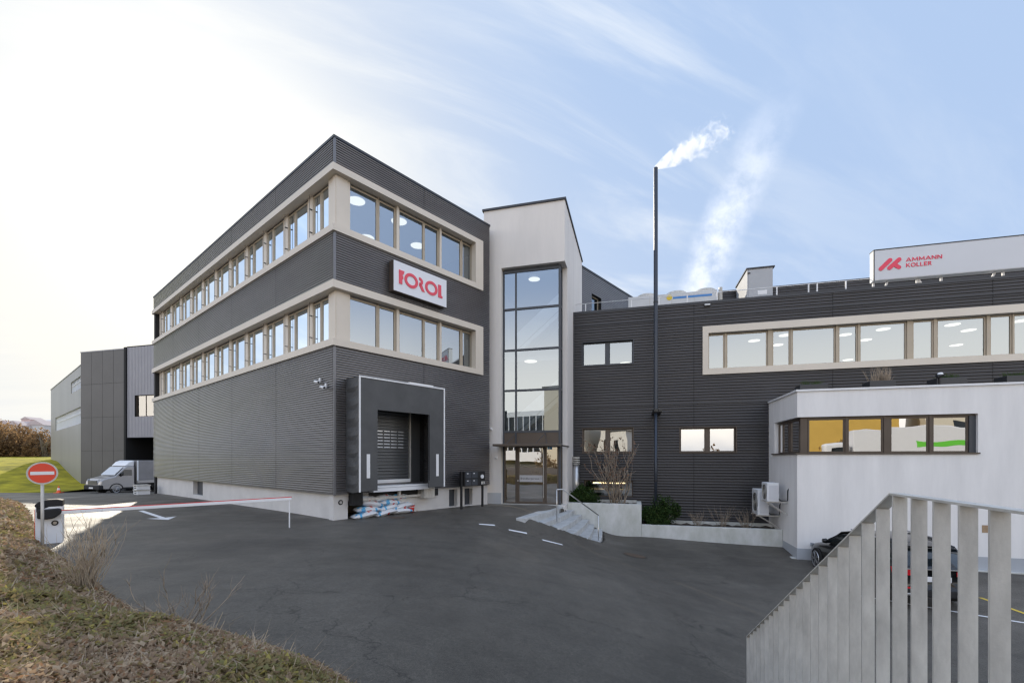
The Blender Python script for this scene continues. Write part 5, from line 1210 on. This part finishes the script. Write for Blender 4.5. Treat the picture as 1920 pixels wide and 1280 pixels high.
def crates():
    for k in range(2):
        s = LL.s(283); p = Vector(LL.p(LEN_ := 21.6+.0, .5, 0)); z = gz(p.x, p.y)+.30*k; b = thing('crate', (p.x, p.y, z), ('lower' if k == 0 else 'upper')+' white plastic crate of the pair by the far corner of the building', 'crate', 'white crates behind the van')
        L_ = Face(p.x, p.y, *LL.d, *LL.n)
        m = MB()
        for (a, c_, e, f) in ((-.5, .5, -.02, .02), (-.5, .5, .56, .6)): m.fbox(L_, a, c_, e, f, z+.02, z+.29)
        m.fbox(L_, -.5, -.46, .02, .56, z+.02, z+.29); m.fbox(L_, .46, .5, .02, .56, z+.02, z+.29); m.fbox(L_, -.46, .46, .02, .56, z+.02, z+.05); m.build('body', M['whiteplastic'], b)
        m = MB(); m.fbox(L_, -.3, .3, .601, .606, z+.08, z+.13); m.fbox(L_, -.3, .3, .601, .606, z+.18, z+.23); m.build('slot', M['rubber'], b)
        m = MB(); m.fbox(L_, -.53, .53, -.05, .63, z+.25, z+.30); m.build('rim', M['galv'], b)
crates()
def cone():
    x, y, z = at(110, 921, 40); z = float(lawn_z(np.array([x]), np.array([y]))[0]); b = thing('traffic_cone', (x, y, z), 'small orange and white traffic cone on the lawn edge', 'traffic cone')
    oc = mat('orange cone plastic', (.8, .12, .03), .5)
    m = MB(); m.box(x-.25, x+.25, y-.25, y+.25, z, z+.04); m.build('base', oc, b); m = MB(); m.lathe((x, y, z), [(.15, .04), (.11, .25)], 14); m.lathe((x, y, z), [(.075, .42), (.03, .62), (0, .62)], 14); m.build('body', oc, b); m = MB(); m.lathe((x, y, z), [(.11, .25), (.075, .42)], 14); m.build('band', M['whitepaint'], b)
cone()
def manhole(px, py, r, lab, m_):
    x, y = ground_px(px, py); b = thing('manhole_cover', (x, y, gz(x, y)), lab, 'manhole cover')
    t = .008; N_ = 24
    def dd(rr): return [(x+math.cos(2*math.pi*k/N_)*rr, y+math.sin(2*math.pi*k/N_)*rr) for k in range(N_)]
    m = MB(); m.add([(a, c_, gz(a, c_)+t) for a, c_ in dd(r*.9)], [tuple(range(N_))]); m.build('lid', m_, b)
    m = MB(); A = dd(r); B = dd(r*.9)
    for k in range(N_): k2 = (k+1) % N_; m.quad(*[(q[0], q[1], gz(*q)+t) for q in (A[k], A[k2], B[k2], B[k])])
    m.build('rim', M['black'], b)
rust = mat('rusty cast iron', (.12, .085, .06), .7, .3, .3, 12, .4, 30)
manhole(1190, 1041, .42, 'round rusty manhole cover in the asphalt in front of the low planter', rust); manhole(745, 970, .3, 'small dark drain cover in front of the loading dock', rust)

# ------------------------------------------------------------------ no entry sign and barrier
def no_entry():
    Y = 10.3; x = (79.5-CX)/FPX*Y; z = EYE+(HOR-886.5)/FPX*Y; base = float(bank_z(np.array([x]), np.array([Y]))[0])
    b = thing('traffic_sign', (x, Y, base), 'round red no entry sign with white bar on a grey post', 'traffic sign')
    n = Vector((-x, -Y, 0)).normalized(); u = Vector((0, 0, 1)).cross(n); c = Vector((x, Y, z))
    m = MB(); m.tube([(x, Y, base-.3), (x, Y, z+.25)], .03, 12); m.build('post', M['galv'], b, True)
    m = MB(); m.tube([c+n*.035, c+n*.05], .255, 40); d = m.build('disc', M['galv'], b)
    m = MB(); m.tube([c+n*.0505, c+n*.054], .222, 40); m.build('red_face', mat('retroreflective red', (.72, .06, .025), .4), d)
    m = MB(); m.obox(c+n*.055-u*.19-Vector((0, 0, .037)), u*.38, n*.003, (0, 0, .074)); m.build('white_bar', M['whitepaint'], d)
no_entry()
def barrier():
    a = Vector(((94-CX)/FPX*10.85, 10.85, 0)); e = Vector((-6.38, 13.1, 0)); bd = (e-a).normalized()
    z0 = gz(a.x, a.y)-.05
    b = thing('parking_barrier', (a.x, a.y, z0), 'white barrier cabinet with dark cap and a long white boom', 'barrier')
    n = Vector((-a.x*.8, -a.y, 0)).normalized(); u = Vector((0, 0, 1)).cross(n); W = .46; D = .34; H = 1.06
    o = a-u*W/2-n*D/2+Vector((0, 0, z0))
    m = MB(); m.obox(o, u*W, n*D, (0, 0, H-.14)); m.build('cabinet', M['whiteplastic'], b, bevel=.02)
    pf = [(0, 0), (W, .0), (W, .14), (.8*W, .165), (.4*W, .16), (.12*W, .12), (0, .05)]
    m = MB(); m.prism([o+Vector((0, 0, H-.139))+u*(x-.008)*1.02-n*.01+Vector((0, 0, z)) for x, z in pf], n*(D+.02)); m.build('cap', M['rubber'], b, bevel=.015)
    m = MB(); m.prism([o+n*(D+.0)+Vector((0, 0, H-.139))+u*x+Vector((0, 0, z)) for x, z in ((.02, -.12), (.02, .0), (W*.5, .0), (W*.3, -.05))], n*.006); m.build('trim', M['rubber'], b)
    pf = [(.1*W, .0), (.1*W, .2), (.9*W, .22), (1.0*W, .17), (.98*W, .1), (.75*W, .0), (.45*W, -.03)]
    m = MB(); m.prism([o+n*(D+.001)+u*x+Vector((0, 0, .66+z)) for x, z in pf], n*.16); m.build('boom_housing', M['rubber'], b, bevel=.03)
    m = MB(); c = o+n*(D+.001)+u*W*.72+Vector((0, 0, .53)); m.tube([c, c+n*.02], .062, 20); lk = m.build('lock', M['black'], b); m = MB(); m.tube([c+n*.0205, c+n*.03], .035, 16); m.build('lock_core', M['steel'], lk)
    m = MB(); m.obox(o-u*.012+n*.02, u*.01, n*(D-.04), (0, 0, H-.2)); m.build('side_strip', M['red'], b)
    st = o+n*(D+.09)+u*W*.9+Vector((0, 0, .78)); en = Vector((e.x, e.y, .84)); ax = (en-st); sd = ax.cross(Vector((0, 0, 1))).normalized()
    m = MB(); m.obox(st-sd*.025-Vector((0, 0, .045)), ax, sd*.05, (0, 0, .08)); bo = m.build('boom', M['whitepaint'], b, bevel=.008)
    m = MB(); m.obox(st-sd*.02+Vector((0, 0, .036)), ax, sd*.04, (0, 0, .018)); m.build('edge_strip', M['red'], bo)
    m = MB(); q = en-ax.normalized()*.06; m.tube([q-Vector((0, 0, .04)), (q.x, q.y, gz(q.x, q.y)+.0)], .018, 8); m.build('support_foot', M['whitepaint'], bo)
barrier()

# ------------------------------------------------------------------ railing in the foreground
RD = Vector((.2755, .9613, 0)); RN = Vector((.9613, -.2755, 0)); R0 = Vector((2.0, 1.892, 0)); PITCH = .19
def rail_h(t):
    y = R0.y+RD.y*t
    return 1.785 if y < 2.66 else 1.785-(y-2.66)*(2.34/(6.41-2.66))
def fence():
    b = thing('flat_bar_railing', (R0.x, R0.y, .4), 'galvanised flat bar railing stepping down beside the yard', 'railing')
    t0 = -.75; t1 = 24*PITCH+.014; tc = (2.66-R0.y)/RD.y
    m = MB(); W = .072; th = .012
    pts = [(t0, rail_h(t0)), (tc, rail_h(tc)), (t1, rail_h(t1))]
    for (a, za), (c_, zc_) in zip(pts[:-1], pts[1:]):
        A = R0+RD*a-RN*.002; C = R0+RD*c_-RN*.002; A.z = za; C.z = zc_
        m.obox(A, C-A, RN*W, (0, 0, th))
    m.build('top_rail', M['galv'], b)
    for i in range(-3, 25):
        t = i*PITCH; p = R0+RD*t; h = rail_h(t+.012); k = MB(); zb = max(h-1.45, gz(p.x, p.y)-.2 if t > 3.5 else h-1.45); p.z = zb
        k.obox(p, RN*.0695, RD*.012, (0, 0, h-zb)); k.build('baluster', M['galv'], b)
fence()
# landing and stair flight behind the railing
m = MB()
A = R0+RD*-4.5+RN*.0; A.z = -1.9; 
m.obox(R0+RD*-4.5+Vector((0, 0, -1.9))+RN*.0, RD*(4.5+.62), RN*1.4, (0, 0, 2.25))
for k in range(13):
    t = .62+k*.3; zz = .35-.175*(k+1)
    m.obox(R0+RD*t+Vector((0, 0, -2.1)), RD*.3, RN*1.4, (0, 0, max(.1, zz+2.1)))
tag(m.build('steps', M['concrete']), 'concrete steps and landing behind the flat bar railing', kind='structure')

# ------------------------------------------------------------------ vehicles
def ring_loft(mb, rings, close=True):
    n = len(rings[0]); b0 = len(mb.v)
    for r in rings: mb.v.extend(tuple(p) for p in r)
    for i in range(len(rings)-1):
        for j in range(n if close else n-1):
            j2 = (j+1) % n; mb.f.append((b0+i*n+j, b0+i*n+j2, b0+(i+1)*n+j2, b0+(i+1)*n+j)); mb.mi.append(mb.m)
    mb.f.append(tuple(b0+j for j in range(n))); mb.mi.append(mb.m); mb.f.append(tuple(b0+(len(rings)-1)*n+j for j in range(n-1, -1, -1))); mb.mi.append(mb.m)
def wheel(b, x, y, r, w, sgn, spokes=5):
    m = MB(); m.tube([(x-w/2, y, r), (x+w/2, y, r)], r, 28); t = m.build('wheel', M['tyre'], b, bevel=.025)
    xo = x+sgn*w/2
    m = MB(); m.tube([(xo-sgn*.03, y, r), (xo+sgn*.004, y, r)], r*.70, 24); m.build('rim_back', M['black'], t)
    m = MB()
    pts = [(xo+sgn*.012, y+math.cos(a)*r*.68, r+math.sin(a)*r*.68) for a in [2*math.pi*k/24 for k in range(25)]]; m.tube(pts, .018, 5)
    m.tube([(xo-sgn*.01, y, r), (xo+sgn*.02, y, r)], r*.16, 12)
    for k in range(spokes):
        for dq in (-.16, .16):
            a = 2*math.pi*k/spokes; m.tube([(xo+sgn*.014, y+math.cos(a)*r*.1, r+math.sin(a)*r*.1), (xo+sgn*.012, y+math.cos(a+dq)*r*.67, r+math.sin(a+dq)*r*.67)], .016, 5)
    m.build('rim', M['alloy'], t)
def car():
    b = thing('parked_car', (0, 0, 0), 'black estate car parked nose to the white annex behind the railing', 'car')
    st = [(2.36, .55, .36, .62), (2.30, .74, .28, .70), (2.1, .84, .22, .76), (1.6, .90, .2, .86), (1.0, .915, .2, .94), (.2, .92, .2, .97), (-.9, .92, .2, .99), (-1.7, .91, .22, 1.0), (-2.15, .87, .28, 1.0), (-2.32, .82, .36, .97), (-2.36, .74, .42, .9)]
    rings = []
    for y, w, z0, z1 in st:
        h = [(w*.86, z0), (w*.97, z0+.14), (w, (z0+z1)/2+.06), (w*.965, z1-.1), (w*.9, z1-.015), (w*.55, z1+.02)]
        rings.append([(x, y, z) for x, z in h]+[(-x, y, z) for x, z in h[::-1]])
    m = MB(); ring_loft(m, rings); body = m.build('body', M['carblack'], b, True); mod = body.modifiers.new('s', 'SUBSURF'); mod.levels = mod.render_levels = 1
    gs = [(1.05, .80, .94, .95), (.30, .78, .70, 1.36), (-.2, .77, .66, 1.45), (-1.1, .765, .65, 1.45), (-1.75, .755, .63, 1.40), (-2.1, .75, .64, 1.22), (-2.28, .74, .72, .98)]
    rings = []
    for y, wb, wt, zt in gs:
        zb = .93; rings.append([(wb, y, zb), (wb*.985, y, zb+(zt-zb)*.35+.0), ((wb+wt)/2+.03, y, zb+(zt-zb)*.75), (wt, y, zt), (-wt, y, zt), (-(wb+wt)/2-.03, y, zb+(zt-zb)*.75), (-wb*.985, y, zb+(zt-zb)*.35), (-wb, y, zb)])
    m = MB(); ring_loft(m, rings); m.build('windows', M['glassdark'], b, True)
    m = MB()
    rr = [[(-w-.012, y, z-.015), (-w*.5, y, z+.022), (0, y, z+.03), (w*.5, y, z+.022), (w+.012, y, z-.015), (w, y, z-.03), (-w, y, z-.03)] for y, w, z in ((.36, .69, 1.35), (-.2, .66, 1.46), (-1.1, .65, 1.46), (-1.8, .635, 1.41), (-1.98, .62, 1.37))]
    ring_loft(m, rr); m.build('roof', M['carblack'], b, True)
    m = MB()
    for sg in (-1, 1):
        m.tube([(sg*.80, 1.02, .95), (sg*.735, .32, 1.34), (sg*.69, -.2, 1.44), (sg*.675, -1.2, 1.44), (sg*.66, -1.85, 1.37), (sg*.73, -2.25, 1.0)], .028, 6)
        m.tube([(sg*.80, -.35, .95), (sg*.69, -.4, 1.43)], .03, 6); m.tube([(sg*.79, -1.35, .95), (sg*.68, -1.45, 1.42)], .04, 6)
    m.build('pillar', M['carblack'], b, True)
    m = MB()
    for sg in (-1, 1): m.tube([(sg*.70, -.1, 1.49), (sg*.69, -1.7, 1.46)], .018, 6)
    m.build('roof_rail', M['steel'], b, True)
    for sg in (-1, 1):
        m = MB(); m.tube([(sg*.86, .78, .98), (sg*.98, .76, 1.02), (sg*1.06, .76, 1.02)], [.03, .075, .06], 10); m.build('mirror', M['carblack'], b, True)
        wheel(b, sg*.82, 1.5, .34, .23, sg); wheel(b, sg*.82, -1.42, .34, .23, sg)
        m = MB(); m.prism([(sg*.845, -2.20, .78), (sg*.80, -2.365, .78), (sg*.36, -2.40, .80), (sg*.36, -2.40, .90), (sg*.8, -2.36, .93), (sg*.86, -2.16, .94)][::sg], (0, -.012, .0)); m.build('tail_light', M['taillight'], b)
        m = MB(); m.fbox(Face(0, -2.385, 1, 0, 0, -1), sg*.62-.1, sg*.62+.1, 0, .02, .49, .53); m.build('reflector', M['taillight'], b)
        m = MB(); m.obox((sg*.55-.16, -2.395, .33), (.32, 0, 0), (0, .1, 0), (0, 0, .055)); m.build('exhaust_trim', M['steel'], b, bevel=.01)
        m = MB(); m.prism([(sg*.60, 2.33, .56), (sg*.80, 2.2, .6), (sg*.80, 2.2, .72), (sg*.6, 2.31, .68)][::sg], (0, .02, 0)); m.build('headlight', M['lens'], b)
    m = MB(); m.obox((-.72, -2.405, .925), (1.44, 0, 0), (0, .03, 0), (0, 0, .018)); m.build('chrome_strip', M['steel'], b)
    m = MB(); m.obox((-.26, -2.405, .66), (.52, 0, 0), (0, .012, 0), (0, 0, .115)); pl = m.build('number_plate', M['whitepaint'], b)
    F_ = Face(0, -2.408, 1, 0, 0, -1); m = MB(); fit_text(m, F_, '71', .02, .14, .685, .75, 0, .02); m.build('characters', M['black'], pl)
    m = MB(); c = Vector((0, -2.41, .995)); pts = [c+Vector((math.cos(a)*.045, 0, math.sin(a)*.045)) for a in [2*math.pi*k/20 for k in range(21)]]; m.tube(pts, .006, 5)
    for k in range(3): a = math.pi/2+2*math.pi*k/3; m.tube([c, c+Vector((math.cos(a)*.042, 0, math.sin(a)*.042))], .005, 4)
    m.build('emblem', M['steel'], b)
    m = MB(); m.obox((-.8, -2.38, .3), (1.6, 0, 0), (0, .06, 0), (0, 0, .16)); m.build('diffuser', M['rubber'], b, bevel=.02)
    yaw = math.atan2(-.2631*.72, .98); b.scale = (1.06, 1.06, 1.1); b.location = (11.05, 13.7, -1.79); b.rotation_euler = (0, 0, yaw)
car()
def van():
    b = thing('delivery_van', (0, 0, 0), 'silver grey delivery van with grey tarpaulin box parked by the factory', 'van')
    # cab, nose towards +y
    pr = [(0.0, .45), (.0, 1.9), (-.02, 2.02), (.55, 2.06), (1.25, 1.32), (1.95, 1.12), (2.14, .98), (2.2, .72), (2.2, .4), (1.9, .32), (.1, .32)]
    m = MB(); m.prism([(-.98, y+1.0, z+.02) for y, z in pr], (1.96, 0, 0)); m.build('cab', M['silver'], b, bevel=.07)
    m = MB(); m.prism([(-.80, 1.70, 1.98), (.80, 1.70, 1.98), (.86, 2.28, 1.385), (-.86, 2.28, 1.385)], (0, .03, .03)); m.build('windscreen', M['lens'], b)
    m = MB(); m.prism([(-.9, 1.0, 2.04), (-.9, 1.62, 2.08), (-.9, 1.35, 2.38), (-.9, 1.08, 2.5), (-.9, .98, 2.5)], (1.8, 0, 0)); m.build('roof_fairing', M['whiteplastic'], b, bevel=.06)
    for sg in (-1, 1):
        m = MB(); m.prism([(sg*.992, 1.2, 1.35), (sg*.992, 2.1, 1.35), (sg*.97, 1.62, 1.9), (sg*.97, 1.2, 1.9)][::sg], (sg*.006, 0, 0)); m.build('side_window', M['glassdark'], b)
        m = MB(); m.tube([(sg*1.0, 1.95, 1.3), (sg*1.15, 1.9, 1.42), (sg*1.15, 1.9, 1.62)], [.03, .07, .07], 8); m.build('mirror', M['black'], b, True)
        m = MB(); m.prism([(sg*.95, 2.98, .9), (sg*.62, 3.19, .84), (sg*.66, 3.17, 1.1), (sg*.95, 2.9, 1.13)][::sg], (0, .03, .01)); m.build('headlight', M['lens'], b)
        wheel(b, sg*.86, 2.2, .34, .22, sg, 6); wheel(b, sg*.86, -1.6, .34, .22, sg, 6)
        m = MB(); pts = [(sg*.985, 2.2+math.cos(a)*.42, .34+math.sin(a)*.42) for a in [math.pi*k/12 for k in range(13)]]; m.tube(pts, .035, 6); m.build('wheel_arch', M['rubber'], b)
    m = MB(); m.obox((-.6, 3.19, .72), (1.2, 0, 0), (0, .03, 0), (0, 0, .3)); g_ = m.build('grille', M['black'], b, bevel=.02)
    for k in range(3): m = MB(); m.obox((-.58, 3.221, .77+k*.085), (1.16, 0, 0), (0, .012, 0), (0, 0, .02)); m.build('grille_bar', M['steel'], g_)
    m = MB(); m.obox((-1.0, 3.0, .34), (2.0, 0, 0), (0, .3, 0), (0, 0, .34)); m.build('bumper', M['rubber'], b, bevel=.06)
    m = MB(); m.obox((-.26, 3.301, .42), (.52, 0, 0), (0, .01, 0), (0, 0, .11)); m.build('number_plate', M['whitepaint'], b)
    m = MB(); m.obox((-.99, 1.05, .36), (1.98, 0, 0), (0, .8, 0), (0, 0, .1)); m.build('sill', M['rubber'], b)
    # box with tarpaulin
    m = MB(); m.box(-1.06, 1.06, -3.4, .86, .95, 2.5); m.build('cargo_cover', M['tarpvan'], b, bevel=.04)
    m = MB(); m.box(-1.08, 1.08, -3.42, .88, .72, .95); m.build('drop_side', M['silver'], b, bevel=.01); m = MB()
    for sg in (-1, 1): m.box(sg*1.06-.02, sg*1.06+.02, .80, .89, .95, 2.5)
    m.build('corner_post', M['whiteplastic'], b); m = MB(); m.box(-.8, .8, -3.2, 1.0, .45, .71); m.build('chassis', M['rubber'], b)
    hd = Vector((-.38, -.925)); sc_ = 1.2
    b.rotation_euler = (0, 0, math.atan2(-hd.x, hd.y)); b.scale = (sc_,)*3
    c = Vector((-30.6, 33.0))*1.22; b.location = (c.x-hd.x*3.2*sc_, c.y-hd.y*3.2*sc_, gz(c.x-hd.x*3, c.y-hd.y*3))
van()

# ------------------------------------------------------------------ ceiling lamps seen through the glass
def lamp_at(px, py, zc, r, lab, F, grp):
    x, y, z = on_z(px, py, zc); v = (x-F.o[0])*F.n[0]+(y-F.o[1])*F.n[1]
    if v > -(.42+r): dv = v+.42+r; x -= F.n[0]*dv; y -= F.n[1]*dv
    b = thing('ceiling_lamp', (x, y, zc), lab, 'lamp', grp)
    m = MB(); m.disc((x, y, zc-.10), r, 28, (0, 0, 1), .10); m.build('housing', M['whiteplastic'], b); m = MB(); m.disc((x, y, zc-.115), r*.96, 28, (0, 0, 1), .012); m.build('diffuser', M['lamp'], b)
g1 = 'round ceiling lamps in the corner building'; g2 = 'round ceiling lamps behind the long window strip'
for px, py, zc, lab in ((669, 371, 11.14, 'round lit ceiling lamp in the first pane of the upper corner window'), (750, 409, 11.14, 'round lit ceiling lamp at the start of the third pane of the upper band'), (783, 456, 11.14, 'round lit ceiling lamp deeper in the room behind the third upper pane'),
                        (688, 441, 11.14, 'round lit ceiling lamp low in the first pane of the upper corner window'), (876, 500, 11.14, 'round lit ceiling lamp behind the last narrow pane of the upper band'), (853, 660, 7.4, 'round lit ceiling lamp behind the lower band near its right end'), (605, 411, 11.14, 'round lit ceiling lamp in the first pane of the long upper band')):
    lamp_at(px, py, zc, .3, lab, LR, g1)
names = ['first wide pane, upper', 'first wide pane, lower', 'second narrow pane', 'third narrow pane, upper', 'third narrow pane, lower', 'third wide pane, left', 'third wide pane, top', 'fourth wide pane, top left', 'fourth wide pane, middle right', 'fourth wide pane, low', 'last wide pane at the picture edge']
for (px, py), nm in zip(((1414, 634.4), (1458, 642.5), (1472, 624), (1584.6, 623), (1590, 671), (1622.5, 633), (1656, 612.5), (1786, 604), (1816, 614.5), (1793, 643), (1915, 596.5)), names):
    lamp_at(px, py, W_CEIL, .26, 'round lit ceiling lamp in the wing strip: '+nm, WF, g2)
lamp_at(1172, 677, 7.6, .3, 'round lit ceiling lamp behind the small upper window by the tower', WF, g2)
lamp_at(1000, 516, 10.28, .27, 'round lit ceiling lamp at the top of the glazed stair tower', TF, 'ceiling lamps in the stair tower'); lamp_at(995, 673, 6.58, .3, 'round lit ceiling lamp halfway up the glazed stair tower', TF, 'ceiling lamps in the stair tower')
def strip_lamp():
    z = WF.z(1140, 906, -1.2); s0, s1 = WF.s(1112, -1.2), WF.s(1172, -1.2); b = thing('strip_lamp', WF.p((s0+s1)/2, -1.2, z), 'warm lit strip lamp behind the basement window', 'lamp')
    m = MB(); m.fbox(WF, s0, s1, -1.3, -1.18, z, z+.06); m.build('tube', M['warmlamp'], b); m = MB(); m.fbox(WF, s0, s1, -1.3, -1.18, z+.061, z+.1); m.build('housing', M['whitepaint'], b)
strip_lamp()
def hall_lamp():
    p = TF.p(2.2, -1.6, 2.66); b = thing('hall_lamp', p, 'warm lit ceiling lamp in the entrance hall behind the glass door', 'lamp')
    m = MB(); m.disc(p, .3, 24, (0, 0, 1), .08); m.build('housing', M['whitepaint'], b); q = (p[0], p[1], p[2]-.016); m = MB(); m.disc(q, .29, 24, (0, 0, 1), .014); m.build('diffuser', emat('warm hall light', (1., .7, .32), 16.), b)
hall_lamp()

# ------------------------------------------------------------------ across the street, mirrored in the lower windows
def street_house(x0, x1, y, h, wall, lab, wins):
    b = thing('street_house', ((x0+x1)/2, y, -1.8), lab, 'house'); m = MB(); m.box(x0, x1, y-10, y, -2, h); m.build('wall', wall, b)
    m = MB(); m.box(x0-.3, x1+.3, y-10.3, y+.3, h, h+.4); m.build('roof', M['coping'], b)
    for (a, c_, z0, z1) in wins: m = MB(); m.box(a, c_, y+.01, y+.06, z0, z1); m.build('window', M['glassdark'], b)
street_house(9, 21, -30, 11, mat('yellow house wall', (.62, .40, .09), .9, 0, .1, .5), 'yellow rendered house across the street mirrored in the annex windows', [(11, 12.5, 7.5, 9.5)])
street_house(23.5, 36, -31, 9, mat('cream house wall', (.66, .6, .48), .9), 'cream rendered house across the street mirrored in the annex windows', [(26.5, 27.8, 4.2, 6), (29, 30.3, 4.2, 6)])
street_house(-25.2, -18, -32, 14, mat('beige hall wall', (.62, .55, .43), .9), 'tall beige hall across the street mirrored in the tower glass', [(-21.5, -20.5, 5, 9)])
def glass_hall():
    b = thing('glass_hall', (-29, -32, -1.8), 'lower dark glazed hall beside the beige hall mirrored in the tower glass', 'building')
    m = MB(); m.box(-34, -25.25, -42, -32.5, -2, 9.5); m.build('wall', M['glassdark'], b); m = MB(); m.box(-34.2, -25.3, -42, -32.2, 9.5, 10.4); m.build('roof', M['whitepaint'], b)
    for k in range(7): m = MB(); x = -33.5+k*1.3; m.box(x, x+.16, -32.5, -32.2, 3.2, 9.5); m.build('fin', M['whitepaint'], b)
    m = MB(); m.box(-34, -25.3, -32.5, -31.6, 1.5, 3.2); m.build('canopy', M['whitepaint'], b)
glass_hall()
street_house(-16, -11, -34, 7, mat('white house wall', (.7, .68, .63), .9), 'white house across the street mirrored in the lower wing window', [(-15, -14.2, 3, 5), (-13, -12.2, 3, 5)])
def lorry():
    y0, y1, zb = -11.5, -9., .3
    b = thing('lorry', (18, -10, zb), 'white lorry with a green stripe on the street mirrored in the annex windows', 'lorry')
    m = MB(); m.box(15.2, 22.5, y0, y1, zb+.95, zb+4.05); m.build('box', M['whitepaint'], b, bevel=.05); m = MB(); m.box(18.6, 22.5, y1+.002, y1+.01, zb+2.5, zb+2.95); m.build('stripe', mat('green foil', (.15, .6, .05), .5), b)
    m = MB(); m.box(12.9, 15.0, y0+.1, y1-.1, zb+.5, zb+2.9); m.build('cab', M['whitepaint'], b, bevel=.2); m = MB(); m.box(13.4, 14.6, y1-.098, y1-.08, zb+1.7, zb+2.5); m.build('side_window', M['glassdark'], b)
    for x in (13.9, 17.5, 20.6): m = MB(); m.tube([(x, y0, zb+.48), (x, y1, zb+.48)], .48, 18); m.build('wheel', M['tyre'], b)
lorry()
for k, (x, y) in enumerate(((-9, -26), (-3, -25), (-20, -25), (16, -27), (3.6, -27), (8.2, -28))):
    leafy_shrub('hedge_tree', (x, y, -1.5), 3.2, 2.2, 5.0, 2200, .2, [M['autumn'], M['autumn2']], ['rusty tree across the street behind the camera, left of the middle', 'rusty tree across the street straight behind the camera', 'rusty tree in front of the beige hall', 'rusty tree in front of the yellow house', 'rusty tree across the street mirrored in the wing window with the blind', 'rusty tree at the left corner of the yellow house'][k], 'tree', 40+k, 'trees across the street')
